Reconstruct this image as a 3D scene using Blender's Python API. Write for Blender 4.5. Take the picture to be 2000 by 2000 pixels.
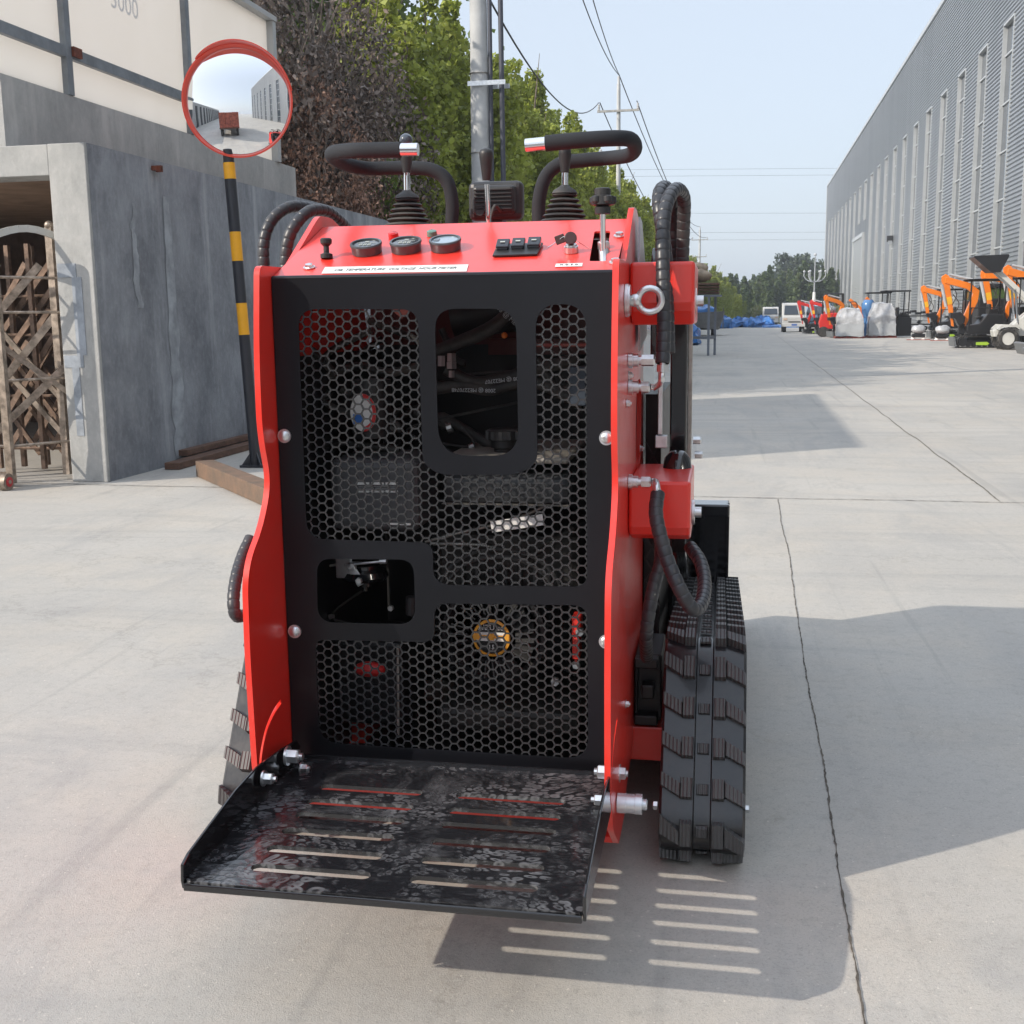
import bpy, math, random
import numpy as np
from mathutils import Vector, Matrix, noise
for o in list(bpy.data.objects): bpy.data.objects.remove(o)
sc=bpy.context.scene; COL=sc.collection
# ---------------- camera, sky, sun, exposure ----------------
F=2240.0; CAMH=1.2; PITCH=math.radians(9.68); YAW=math.radians(10.38); ROLL=math.radians(.66)
fw=Vector((-math.sin(YAW)*math.cos(PITCH),math.cos(YAW)*math.cos(PITCH),-math.sin(PITCH)))
_r=Vector((math.cos(YAW),math.sin(YAW),0)); _u=_r.cross(fw)
rt=_r*math.cos(ROLL)-_u*math.sin(ROLL); up=_r*math.sin(ROLL)+_u*math.cos(ROLL)
CAM=Vector((0,0,CAMH))
cd=bpy.data.cameras.new('camera'); co=bpy.data.objects.new('camera',cd); COL.objects.link(co)
cd.sensor_width=36; cd.lens=F/2000*36; cd.clip_start=.05; cd.clip_end=3000
co.matrix_world=Matrix(((rt.x,up.x,-fw.x,0),(rt.y,up.y,-fw.y,0),(rt.z,up.z,-fw.z,CAMH),(0,0,0,1)))
sc.camera=co
SUN=Vector((.37,.26,-.262)).normalized()      # direction the sunlight travels
w=bpy.data.worlds.new('World'); sc.world=w; w.use_nodes=True
nt=w.node_tree; sky=nt.nodes.new('ShaderNodeTexSky'); sky.sky_type='NISHITA'; sky.sun_disc=False
sky.sun_elevation=math.asin(-SUN.z); sky.sun_rotation=math.atan2(-SUN.x,-SUN.y)
sky.air_density=1.0; sky.dust_density=2.2; sky.ozone_density=1.0; sky.altitude=0
bg=nt.nodes['Background']; mxs=nt.nodes.new('ShaderNodeMix'); mxs.data_type='RGBA'; mxs.inputs[0].default_value=.74; mxs.inputs[7].default_value=(4.3,4.76,5.4,1)   # thin summer haze over the clear-sky model
gl=nt.nodes.new('ShaderNodeVectorMath'); gl.operation='SCALE'; gl.inputs['Scale'].default_value=1.0; nt.links.new(sky.outputs[0],gl.inputs[0]); nt.links.new(gl.outputs[0],mxs.inputs[6]); tcw=nt.nodes.new('ShaderNodeTexCoord'); sxw=nt.nodes.new('ShaderNodeSeparateXYZ'); nt.links.new(tcw.outputs['Generated'],sxw.inputs[0]); mrw=nt.nodes.new('ShaderNodeMapRange'); mrw.interpolation_type='SMOOTHSTEP'
mrw.inputs[1].default_value=.28; mrw.inputs[2].default_value=.75; mrw.inputs[3].default_value=1.0; mrw.inputs[4].default_value=1.6; nt.links.new(sxw.outputs[2],mrw.inputs[0])   # sky colour raised overhead, out of frame, as added fill for shade
vsw=nt.nodes.new('ShaderNodeVectorMath'); vsw.operation='SCALE'; nt.links.new(mxs.outputs[2],vsw.inputs[0]); nt.links.new(mrw.outputs[0],vsw.inputs['Scale']); nt.links.new(vsw.outputs[0],bg.inputs[0]); bg.inputs[1].default_value=.12
sl=bpy.data.lights.new('sun','SUN'); sl.energy=2.65; sl.angle=math.radians(.55); sl.color=(1,.91,.79)
so=bpy.data.objects.new('sun',sl); COL.objects.link(so); so.rotation_euler=SUN.to_track_quat('-Z','Y').to_euler()
so.location=(-20,-14,16)
sc.view_settings.view_transform='Standard'; sc.view_settings.look='None'; sc.view_settings.gamma=1; sc.view_settings.exposure=.70
rnd=random.Random(7)
# pixel (of the 2000 px photograph) -> world point on a plane; road frame: a = lateral, b = along the yard
TH=math.radians(1.16); U=Vector((math.sin(TH),math.cos(TH),0)); V=Vector((math.cos(TH),-math.sin(TH),0))
def R(a,b,z=0): return V*a+U*b+Vector((0,0,z))
def ray(x,y): return fw+rt*((x-1000)/F)-up*((y-1000)/F)
def at(x,y,ax,val):
    d=ray(x,y); n={'X':Vector((1,0,0)),'Y':Vector((0,1,0)),'Z':Vector((0,0,1)),'a':V,'b':U}[ax]
    return CAM+d*((val-CAM.dot(n))/d.dot(n))
ORG=Vector((0,0,0)); ROT=0.0
def setorg(root):
    global ORG,ROT
    if root is None: ORG=Vector((0,0,0)); ROT=0
    else: ORG=root.location.copy(); ROT=root.rotation_euler.z
def tag(o,label=None,cat=None,group=None,kind=None):
    if label: o['label']=label
    if cat: o['category']=cat
    if group: o['group']=group
    if kind: o['kind']=kind
    return o
def empty(name,loc,label,cat,rz=0,group=None):
    o=bpy.data.objects.new(name,None); COL.objects.link(o); o.location=loc; o.rotation_euler=(0,0,rz); o.empty_display_size=.1
    tag(o,label,cat,group); setorg(o); return o
def copy_tree(o,parent=None):
    c=o.copy(); COL.objects.link(c)
    if parent: c.parent=parent
    for ch in list(o.children): copy_tree(ch,c)
    return c
# ---------------- materials ----------------
MATS={}
def N(nt,t,**k):
    n=nt.nodes.new(t)
    for a,b in k.items():
        if a.startswith('i_'):
            key=a[2:]; key=int(key) if key.isdigit() else key.replace('_',' ')
            n.inputs[key].default_value=b
        else: setattr(n,a,b)
    return n
def mat(name,col,rough=.5,metal=0,coat=0,var=.0,vscale=4,bump=0,bscale=60,stretch=(1,1,1),col2=None,dust=0,spec=.5,trans=0,emit=None,coords='Object',island=0,detail=4,coatrough=.08):
    if name in MATS: return MATS[name]
    m=bpy.data.materials.new(name); m.use_nodes=True; nt=m.node_tree; b=nt.nodes['Principled BSDF']; L=nt.links.new
    b.inputs['Roughness'].default_value=rough; b.inputs['Metallic'].default_value=metal; b.inputs['Coat Weight'].default_value=coat
    b.inputs['Coat Roughness'].default_value=coatrough
    b.inputs['Specular IOR Level'].default_value=spec; b.inputs['Transmission Weight'].default_value=trans
    c4=(*col,1); b.inputs['Base Color'].default_value=c4
    if emit: b.inputs['Emission Color'].default_value=(*emit[:3],1); b.inputs['Emission Strength'].default_value=emit[3]
    tc=N(nt,'ShaderNodeTexCoord'); mp=N(nt,'ShaderNodeMapping'); mp.inputs['Scale'].default_value=stretch
    L(tc.outputs[coords],mp.inputs[0]); cur=None
    if var or col2:
        n1=N(nt,'ShaderNodeTexNoise',i_Scale=vscale,i_Detail=detail,i_Roughness=.6); L(mp.outputs[0],n1.inputs[0])
        r=N(nt,'ShaderNodeMapRange'); r.inputs[1].default_value=.35; r.inputs[2].default_value=.65; L(n1.outputs[0],r.inputs[0])
        mx=N(nt,'ShaderNodeMix',data_type='RGBA'); L(r.outputs[0],mx.inputs[0])
        c2=col2 if col2 else tuple(x*(1-var) for x in col); c1=col if col2 else tuple(min(1,x*(1+var)) for x in col)
        mx.inputs[6].default_value=(*c1,1); mx.inputs[7].default_value=(*c2,1); cur=mx.outputs[2]
    if island:
        g=N(nt,'ShaderNodeNewGeometry'); mr=N(nt,'ShaderNodeMapRange'); mr.inputs[3].default_value=1-island; mr.inputs[4].default_value=1+island
        L(g.outputs['Random Per Island'],mr.inputs[0]); mm=N(nt,'ShaderNodeVectorMath',operation='SCALE')
        if cur: L(cur,mm.inputs[0])
        else: mm.inputs[0].default_value=col
        L(mr.outputs[0],mm.inputs['Scale']); cur=mm.outputs[0]
    if dust:
        n2=N(nt,'ShaderNodeTexNoise',i_Scale=9,i_Detail=8,i_Roughness=.7); L(tc.outputs['Object'],n2.inputs[0])
        r=N(nt,'ShaderNodeMapRange'); r.inputs[1].default_value=.45; r.inputs[2].default_value=.8; r.inputs[4].default_value=dust; L(n2.outputs[0],r.inputs[0])
        mx=N(nt,'ShaderNodeMix',data_type='RGBA'); L(r.outputs[0],mx.inputs[0])
        if cur: L(cur,mx.inputs[6])
        else: mx.inputs[6].default_value=c4
        mx.inputs[7].default_value=(.3,.27,.23,1); cur=mx.outputs[2]
        ra=N(nt,'ShaderNodeMath',operation='ADD'); ra.inputs[1].default_value=rough; L(r.outputs[0],ra.inputs[0]); L(ra.outputs[0],b.inputs['Roughness'])
    if cur: L(cur,b.inputs['Base Color'])
    if bump:
        n3=N(nt,'ShaderNodeTexNoise',i_Scale=bscale,i_Detail=5); L(mp.outputs[0],n3.inputs[0])
        bp=N(nt,'ShaderNodeBump',i_Strength=bump,i_Distance=.01); L(n3.outputs[0],bp.inputs['Height']); L(bp.outputs[0],b.inputs['Normal'])
    MATS[name]=m; return m
red=mat('red_paint',(.80,.034,.020),.36,0,.5,dust=.12,bump=.015,bscale=25,coatrough=.16)
red_in=mat('red_paint_bay_shade',(.09,.005,.005),.45,0,.1,dust=.1)  # copy of the red paint with the dimness of the bay in its colour
blk=mat('black_powder_coat',(.0055,.006,.0085),.33,0,.12,var=.2,vscale=3,bump=.015,bscale=90,spec=.32,coatrough=.2)
gloss=mat('gloss_black_paint',(.010,.010,.012),.12,0,.6,dust=.03)
rub=mat('black_rubber',(.028,.027,.027),.55,0,0,var=.25,vscale=12,bump=.08,bscale=120,dust=.35)
foam=mat('black_foam',(.014,.016,.021),.8,0,0,bump=.25,bscale=900,var=.1)
plas=mat('black_plastic',(.02,.02,.022),.42,0,0,bump=.05,bscale=300,dust=.1)
hosem=mat('hose_wrap_plastic',(.032,.034,.04),.36,0,0,dust=.15,bump=.03,bscale=80)
zinc=mat('zinc_plated_steel',(.68,.69,.70),.28,.9,0,var=.12,vscale=30,bump=.02)
chrome=mat('polished_chrome',(.85,.85,.86),.08,1)
steel=mat('weathered_steel',(.42,.40,.37),.42,.75,0,var=.25,vscale=14,bump=.05,dust=.25)
rust=mat('rusty_steel',(.16,.05,.03),.85,.1,0,var=.4,vscale=20,bump=.2)
whitep=mat('white_label_film',(.78,.78,.76),.45)
inkg=mat('grey_print',(.06,.08,.08),.6)
# ---------------- mesh builder ----------------
def cr(pts,n=8,closed=False):
    P=[Vector(p) for p in pts]; out=[]; m=len(P)
    rng=range(m if closed else m-1)
    for i in rng:
        p0=P[(i-1)%m] if (closed or i>0) else P[0]*2-P[1]; p1=P[i]; p2=P[(i+1)%m]
        p3=P[(i+2)%m] if (closed or i+2<m) else P[-1]*2-P[-2]
        for k in range(n):
            t=k/n; out.append(.5*((2*p1)+(p2-p0)*t+(2*p0-5*p1+4*p2-p3)*t*t+(3*p1-p0-3*p2+p3)*t**3))
    if not closed: out.append(P[-1])
    return out
def resample(path,step):
    out=[path[0]]; acc=0; prev=path[0]
    for p in path[1:]:
        d=(p-prev).length
        while acc+d>=step and d>1e-9:
            t=(step-acc)/d; prev=prev.lerp(p,t); out.append(prev); d=(p-prev).length; acc=0
        acc+=d; prev=p
    if (out[-1]-path[-1]).length>step*.2: out.append(path[-1])
    return out
class MB:
    def __init__(s): s.v=[]; s.f=[]; s.m=[]; s.mats=[]; s.cur=0
    def use(s,m):
        if m not in s.mats: s.mats.append(m)
        s.cur=s.mats.index(m); return s
    def add(s,vs,fs):
        k=len(s.v); s.v+=[Vector(p) for p in vs]; s.f+=[tuple(i+k for i in f) for f in fs]; s.m+=[s.cur]*len(fs); return s
    def box(s,c,d,ax=None):
        c=Vector(c); X,Y,Z=ax if ax else (Vector((1,0,0)),Vector((0,1,0)),Vector((0,0,1)))
        vs=[c+X*(i*d[0]/2)+Y*(j*d[1]/2)+Z*(k*d[2]/2) for i in(-1,1) for j in(-1,1) for k in(-1,1)]
        return s.add(vs,[(0,1,3,2),(4,6,7,5),(0,4,5,1),(2,3,7,6),(0,2,6,4),(1,5,7,3)])
    def bb(s,lo,hi): return s.box([(a+b)/2 for a,b in zip(lo,hi)],[abs(b-a) for a,b in zip(lo,hi)])
    def beam(s,p,q,w_,h_,upv=(0,0,1)):
        p=Vector(p); q=Vector(q); z=(q-p); L=z.length; z.normalize(); x=z.cross(Vector(upv))
        if x.length<1e-4: x=z.cross(Vector((0,1,0)))
        x.normalize(); y=x.cross(z)
        return s.box((p+q)/2,(w_,L,h_),(x,z,y))
    def rings(s,rs,cap=True,closed=False):
        n=len(rs[0]); vs=[p for r in rs for p in r]; fs=[]; m=len(rs)
        for i in range(m if closed else m-1):
            a=i*n; b=((i+1)%m)*n
            for j in range(n): fs.append((a+j,a+(j+1)%n,b+(j+1)%n,b+j))
        if cap and not closed: fs.append(tuple(range(n-1,-1,-1))); fs.append(tuple((m-1)*n+j for j in range(n)))
        return s.add(vs,fs)
    def lathe(s,o,d,prof,n=24,cap=True):
        o=Vector(o); d=Vector(d).normalized(); x=d.orthogonal().normalized(); y=d.cross(x)
        return s.rings([[o+d*h+(x*math.cos(2*math.pi*j/n)+y*math.sin(2*math.pi*j/n))*max(r,1e-5) for j in range(n)] for h,r in prof],cap)
    def cyl(s,p,q,r,n=16,r2=None):
        p=Vector(p);q=Vector(q); return s.lathe(p,q-p,[(0,r),((q-p).length,r if r2 is None else r2)],n)
    def tube(s,path,r,n=10,cap=True,rad=None,closed=False):
        P=[Vector(p) for p in path]; m=len(P); t0=(P[1]-P[0]).normalized(); x=t0.orthogonal().normalized(); rs=[]
        for i in range(m):
            if closed: t=(P[(i+1)%m]-P[i-1]).normalized()
            else: t=(P[min(i+1,m-1)]-P[max(i-1,0)]).normalized()
            x=(x-t*x.dot(t)).normalized(); y=t.cross(x); rr=rad[i] if rad else r
            rs.append([P[i]+(x*math.cos(2*math.pi*j/n)+y*math.sin(2*math.pi*j/n))*rr for j in range(n)])
        return s.rings(rs,cap,closed)
    def prism(s,poly,ex,rev=False):      # poly: 3d points, ex: extrusion vector
        poly=[Vector(p) for p in poly]; ex=Vector(ex); n=len(poly)
        fs=[tuple(range(n-1,-1,-1)),tuple(range(n,2*n))]+[(i,(i+1)%n,n+(i+1)%n,n+i) for i in range(n)]
        return s.add(poly+[p+ex for p in poly],fs)
    def sphere(s,c,r,n=16,m=10,sc=(1,1,1)):
        c=Vector(c); rs=[[c+Vector((math.sin(math.pi*i/m)*math.cos(2*math.pi*j/n)*sc[0],math.sin(math.pi*i/m)*math.sin(2*math.pi*j/n)*sc[1],math.cos(math.pi*i/m)*sc[2]))*r for j in range(n)] for i in range(m+1)]
        rs[0]=[p+Vector((0,0,0))+Vector((math.cos(j),math.sin(j),0))*1e-5 for j,p in enumerate(rs[0])]
        return s.rings(rs)
    def hexnut(s,p,d,r,h):
        s.lathe(p,d,[(0,r),(h*.85,r),(h,r*.85)],6); return s
    def build(s,name,m=None,parent=None,smooth=None,bevel=0,seg=2,recalc=True,label=None):
        me=bpy.data.meshes.new(name); c=math.cos(-ROT); sn=math.sin(-ROT)
        vs=[]
        for p in s.v:
            q=p-ORG; vs.append((q.x*c-q.y*sn,q.x*sn+q.y*c,q.z) if ROT else q[:])
        me.from_pydata(vs,[],s.f)
        for mm in (s.mats if s.mats else [m]): me.materials.append(mm)
        if s.mats: me.polygons.foreach_set('material_index',s.m)
        if recalc:
            import bmesh
            bm=bmesh.new(); bm.from_mesh(me)
            if bevel:
                es=[e for e in bm.edges if len(e.link_faces)==2 and e.calc_face_angle(0)>.6]
                bmesh.ops.recalc_face_normals(bm,faces=bm.faces)
                bmesh.ops.bevel(bm,geom=es,offset=bevel,segments=seg,affect='EDGES',clamp_overlap=True,profile=.5)
            bmesh.ops.recalc_face_normals(bm,faces=bm.faces); bm.to_mesh(me); bm.free()
        if smooth is not None:
            me.polygons.foreach_set('use_smooth',[True]*len(me.polygons))
            try: me.set_sharp_from_angle(angle=math.radians(smooth))
            except Exception: pass
        me.update()
        o=bpy.data.objects.new(name,me); COL.objects.link(o)
        if parent: o.parent=parent
        elif ORG.length or ROT: o.location=ORG; o.rotation_euler=(0,0,ROT)
        if label: o['label']=label
        return o
def rrect(x0,y0,x1,y1,r,n=6):
    if not isinstance(r,(tuple,list)): r=(r,)*4
    out=[]
    for (cx,cy,a0,rr) in ((x1-r[0],y1-r[0],0,r[0]),(x0+r[1],y1-r[1],90,r[1]),(x0+r[2],y0+r[2],180,r[2]),(x1-r[3],y0+r[3],270,r[3])):
        for k in range(n+1):
            a=math.radians(a0+90*k/n); out.append((cx+rr*math.cos(a),cy+rr*math.sin(a)))
    return out
def roundpoly(P,r,n=6):
    out=[]; m=len(P)
    for i in range(m):
        p=Vector(P[i][:2]); a=Vector(P[i-1][:2]); b=Vector(P[(i+1)%m][:2]); rr=P[i][2] if len(P[i])>2 else r
        rr=min(rr,(a-p).length*.49,(b-p).length*.49); s_=p+(a-p).normalized()*rr; e=p+(b-p).normalized()*rr
        for k in range(n+1):
            t=k/n; q=s_*(1-t)**2+p*2*t*(1-t)+e*t*t; out.append((q.x,q.y))
    return out
def plate(outer,holes,th,fn):
    """2D outline with real holes -> solid mesh arrays; fn maps (u,v,w) to world"""
    cu=bpy.data.curves.new('tmp','CURVE'); cu.dimensions='2D'; cu.fill_mode='BOTH'; cu.extrude=th/2
    for ps in [outer]+holes:
        sp=cu.splines.new('POLY'); sp.points.add(len(ps)-1); sp.use_cyclic_u=True
        for i,p in enumerate(ps): sp.points[i].co=(p[0],p[1],0,1)
    o=bpy.data.objects.new('tmp',cu); COL.objects.link(o); dg=bpy.context.evaluated_depsgraph_get(); dg.update()
    me=bpy.data.meshes.new_from_object(o.evaluated_get(dg)); vs=[fn(v.co.x,v.co.y,v.co.z) for v in me.vertices]; fs=[tuple(p.vertices) for p in me.polygons]
    bpy.data.objects.remove(o); bpy.data.curves.remove(cu); bpy.data.meshes.remove(me)
    return vs,fs
def text(body,size,fn,mb,th=.0006,shear=0,spacing=1.0,align='CENTER'):
    cu=bpy.data.curves.new('tmp','FONT'); cu.body=body; cu.size=size; cu.shear=shear; cu.space_character=spacing; cu.align_x=align; cu.align_y='CENTER'; cu.extrude=th
    cu.resolution_u=3
    o=bpy.data.objects.new('tmp',cu); COL.objects.link(o); dg=bpy.context.evaluated_depsgraph_get(); dg.update()
    me=bpy.data.meshes.new_from_object(o.evaluated_get(dg)); mb.add([fn(v.co.x,v.co.y,v.co.z) for v in me.vertices],[tuple(p.vertices) for p in me.polygons])
    bpy.data.objects.remove(o); bpy.data.curves.remove(cu); bpy.data.meshes.remove(me)
# ---------------- ground ----------------
def ground_mat():
    m=bpy.data.materials.new('yard_concrete'); m.use_nodes=True; nt=m.node_tree; b=nt.nodes['Principled BSDF']; L=nt.links.new
    tc=N(nt,'ShaderNodeTexCoord'); P=tc.outputs['Object']
    def noi(scale,det=5,rough=.6,st=None,rot=0,dist=0):
        src=P
        if st: mp=N(nt,'ShaderNodeMapping'); mp.inputs['Scale'].default_value=st; mp.inputs['Rotation'].default_value=(0,0,rot); L(P,mp.inputs[0]); src=mp.outputs[0]
        n=N(nt,'ShaderNodeTexNoise',i_Scale=scale,i_Detail=det,i_Roughness=rough,i_Distortion=dist); L(src,n.inputs[0]); return n.outputs[0]
    def rng(x,a,b_,c=0,d=1):
        r=N(nt,'ShaderNodeMapRange'); r.inputs[1].default_value=a; r.inputs[2].default_value=b_; r.inputs[3].default_value=c; r.inputs[4].default_value=d; L(x,r.inputs[0]); return r.outputs[0]
    def mix(f,A,B):
        x=N(nt,'ShaderNodeMix',data_type='RGBA'); L(f,x.inputs[0])
        for i,q in ((6,A),(7,B)):
            if isinstance(q,tuple): x.inputs[i].default_value=(*q,1)
            else: L(q,x.inputs[i])
        return x.outputs[2]
    c=mix(rng(noi(.35,6),.35,.65),(.405,.388,.36),(.48,.458,.42))
    c=mix(rng(noi(1.3,8,.7),.45,.72,0,.6),c,(.52,.465,.39))       # dusty warm patches
    c=mix(rng(noi(.9,7,.65,(1,.22,1),.02),.5,.75,0,.6),c,(.30,.298,.295))   # traffic streaks along the yard
    c=mix(rng(noi(1.1,6,.6,(.35,2.2,1),-.25,1.5),.52,.72,0,.42),c,(.30,.295,.285))
    c=mix(rng(noi(3.2,8,.75),.58,.72,0,.45),c,(.56,.53,.48))       # pale scuffs
    c=mix(rng(noi(28,6,.8),.50,.72,0,.38),c,(.22,.21,.195))
    c=mix(rng(noi(.55,8,.72,(1.6,.5,1),.5,2.2),.53,.60,0,.30),c,(.31,.305,.30))   # broad worn swathes
    c=mix(rng(noi(5.5,7,.8,(1,.5,1),-.6,.8),.60,.70,0,.5),c,(.31,.28,.235))
    c=mix(rng(noi(160,3,.7),.52,.78,0,.6),c,(.19,.18,.165))
    c=mix(rng(noi(.8,5,.6,(9,.28,1),.35,.4),.60,.68,0,.30),c,(.24,.235,.225))   # tyre scrubs
    c=mix(rng(noi(90,2,.6),.66,.74,0,.7),c,(.66,.62,.55))
    vo=N(nt,'ShaderNodeTexVoronoi',feature='DISTANCE_TO_EDGE',i_Scale=.28); mp=N(nt,'ShaderNodeVectorMath',operation='ADD')
    nn=N(nt,'ShaderNodeTexNoise',i_Scale=1.6,i_Detail=7,i_Roughness=.7); L(P,nn.inputs[0]); sc_=N(nt,'ShaderNodeVectorMath',operation='SCALE'); sc_.inputs['Scale'].default_value=1.4
    L(nn.outputs['Color'],sc_.inputs[0]); L(P,mp.inputs[0]); L(sc_.outputs[0],mp.inputs[1]); L(mp.outputs[0],vo.inputs[0])
    c=mix(rng(vo.outputs[0],0,.006,.22,0),c,(.16,.145,.12))       # hairline cracks
    L(c,b.inputs['Base Color']); b.inputs['Roughness'].default_value=.82; b.inputs['Specular IOR Level'].default_value=.35
    ad=N(nt,'ShaderNodeMath',operation='ADD'); L(noi(55,8,.75),ad.inputs[0]); L(noi(300,2,.7),ad.inputs[1])
    bp=N(nt,'ShaderNodeBump',i_Strength=.22,i_Distance=.012); L(ad.outputs[0],bp.inputs['Height']); L(bp.outputs[0],b.inputs['Normal'])
    return m
setorg(None)
g=MB(); g.add([(-1500,-1500,0),(1500,-1500,0),(1500,1500,0),(-1500,1500,0)],[(0,1,2,3)])
tag(g.build('ground',ground_mat(),recalc=False),kind='structure')
# expansion joints: thin ragged dark seams lying 3 mm above the slab
jm=mat('joint_filler',(.11,.095,.078),.95,var=.5,vscale=8,bump=.4,bscale=80)
jm2=mat('joint_filler_pale',(.16,.145,.125),.95,var=.4,vscale=8)
def joint(a0,b0,a1,b1,w_,rag,m_,z=.003,step=.035,wander=0):
    p=R(a0,b0,z); q=R(a1,b1,z); d=(q-p); L=d.length; d.normalize(); n=Vector((-d.y,d.x,0)); k=max(2,int(L/step)); mb=MB(); vs=[]
    for i in range(k+1):
        c=p+d*(L*i/k); o=noise.noise(Vector((i*step*1.3,a0*7,b0)))*wander+noise.noise(Vector((i*step*9,a0,b0)))*wander*.25
        wl=w_*(.5+rag*(rnd.random()**2)); wr=w_*(.5+rag*(rnd.random()**2))
        vs+=[c+n*(o-wl),c+n*(o+wr)]
    mb.add(vs,[(2*i,2*i+2,2*i+3,2*i+1) for i in range(k)])
    tag(mb.build('pavement_joint',m_,recalc=False),kind='structure')
joint(.225,1.5,.225,7.6,.0016,2.0,jm,step=.014,wander=.012)
joint(1.61,7.7,1.61,70,.008,.9,jm2,step=.06,wander=.02)
joint(-7,7.65,12,7.65,.006,1.2,jm2,step=.02,wander=.02,z=.0045)
joint(-7,15.4,10,15.4,.008,1,jm2,step=.05,wander=.02,z=.0045)
joint(-7,23.1,10,23.1,.010,.8,jm2,step=.08,wander=.02,z=.0045)
joint(-7,38.5,10,38.5,.015,.6,jm2,step=.2,wander=.02,z=.0045)
# ---------------- long concrete gatehouse with parapet ----------------
def plaster(name,c1,c2,streak,top=None):
    m=bpy.data.materials.new(name); m.use_nodes=True; nt=m.node_tree; b=nt.nodes['Principled BSDF']; L=nt.links.new
    tc=N(nt,'ShaderNodeTexCoord'); P=tc.outputs['Object']
    def noi(scale,st,det=7,ro=.65):
        mp=N(nt,'ShaderNodeMapping'); mp.inputs['Scale'].default_value=st; L(P,mp.inputs[0]); n=N(nt,'ShaderNodeTexNoise',i_Scale=scale,i_Detail=det,i_Roughness=ro); L(mp.outputs[0],n.inputs[0]); return n.outputs[0]
    def mixf(x,a,b_,d,A,B):
        r=N(nt,'ShaderNodeMapRange'); r.inputs[1].default_value=a; r.inputs[2].default_value=b_; r.inputs[4].default_value=d; L(x,r.inputs[0])
        q=N(nt,'ShaderNodeMix',data_type='RGBA'); L(r.outputs[0],q.inputs[0])
        for i,s_ in ((6,A),(7,B)):
            if isinstance(s_,tuple): q.inputs[i].default_value=(*s_,1)
            else: L(s_,q.inputs[i])
        return q.outputs[2]
    c=mixf(noi(1.5,(1,1,.7),9,.75),.38,.62,1,c1,c2)
    c=mixf(noi(2.2,(1.3,1.3,.10)),.52,.66,.75,c,streak)
    c=mixf(noi(7,(1,1,.4)),.5,.75,.35,c,tuple(x*.6 for x in c1))
    c=mixf(noi(26,(1,1,.7)),.5,.8,.35,c,streak)
    L(c,b.inputs['Base Color']); b.inputs['Roughness'].default_value=.85
    bp=N(nt,'ShaderNodeBump',i_Strength=.2,i_Distance=.02); L(noi(30,(1,1,1)),bp.inputs['Height']); L(bp.outputs[0],b.inputs['Normal'])
    return m
pl_dark=plaster('dark_cement_render',(.16,.172,.195),(.29,.31,.34),(.42,.44,.47))
pl_mid=plaster('grey_cement_render',(.33,.335,.33),(.45,.45,.44),(.56,.55,.53))
gh=empty('gatehouse',R(-7,11,0),'long grey cement gatehouse with a wide gate opening and stained blue-grey side wall','building',rz=-TH)
def rbox(mb,a0,a1,b0,b1,z0,z1): return mb.box(R((a0+a1)/2,(b0+b1)/2,(z0+z1)/2),(abs(a1-a0),abs(b1-b0),abs(z1-z0)),(V,U,Vector((0,0,1))))
m_=MB(); rbox(m_,-4.9,-4.7,7.83,22,0,2.47); m_.build('side_wall',pl_dark,gh)
m_=MB(); rbox(m_,-5.0,-4.702,7.80,8.1,0,2.47); m_.build('gate_pillar',pl_mid,gh,bevel=.006)
m_=MB(); rbox(m_,-10,-5.003,7.805,8.1,2.25,2.468); m_.build('lintel',pl_mid,gh,bevel=.006)
m_=MB(); rbox(m_,-10,-4.91,8.11,22,2.3,2.44); m_.build('roof',mat('brown_ceiling',(.30,.20,.14),.8,var=.2),gh)
m_=MB(); rbox(m_,-10,-4.91,12.5,12.7,0,2.29); rbox(m_,-10.2,-10.0,7.9,12.7,0,2.29)
m_.build('room_wall',mat('old_brick',(.10,.065,.05),.9,var=.3,vscale=6,bump=.4),gh)
m_=MB(); rbox(m_,-5.7,-5.4,7.9,13.58,2.445,3.0); m_.build('parapet_wall',pl_mid,gh)
# rust bracket and stain on the side wall
m_=MB(); p=at(302,330,'a',-4.70); m_.use(rust).box(p+V*.02,(.03,.13,.035),(V,U,Vector((0,0,1)))); m_.box(p+V*.04+Vector((0,0,.0)),(.05,.03,.05),(V,U,Vector((0,0,1)))); m_.build('rusty_bracket',None,gh)
st=mat('lime_stain',(.31,.335,.365),.9,var=.25,vscale=6); m_=MB()
for (cx,w0,w1,z0,z1) in ((at(312,380,'a',-4.7).y,.05,.11,.05,2.2),(at(252,500,'a',-4.7).y,.02,.05,1.3,2.1)):
    k=26; vs=[]
    for i in range(k+1):
        z=z1+(z0-z1)*i/k; ww=(w0+(w1-w0)*i/k)*(1+.8*noise.noise(Vector((i*.9,cx,2)))); o=.06*noise.noise(Vector((i*.3,cx,5)))
        vs+=[R(-4.696,cx+o-ww,z),R(-4.696,cx+o+ww,z)]
    m_.add(vs,[(2*i,2*i+1,2*i+3,2*i+2) for i in range(k)])
m_.build('lime_streak',st,gh,recalc=False)
# faded painted letter on the pillar
m_=MB(); zz=Vector((0,0,1))
for (a0,a1,z0,z1) in ((-4.99,-4.84,1.52,1.62),(-4.88,-4.80,.95,1.52),(-4.99,-4.83,.86,.95),(-4.93,-4.87,.35,.86)): m_.box(R((a0+a1)/2,7.797,(z0+z1)/2),(a1-a0,.003,z1-z0),(V,U,zz))
m_.build('faded_painted_sign',mat('faded_blue_paint',(.30,.33,.37),.9,var=.2,vscale=9),gh)
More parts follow.
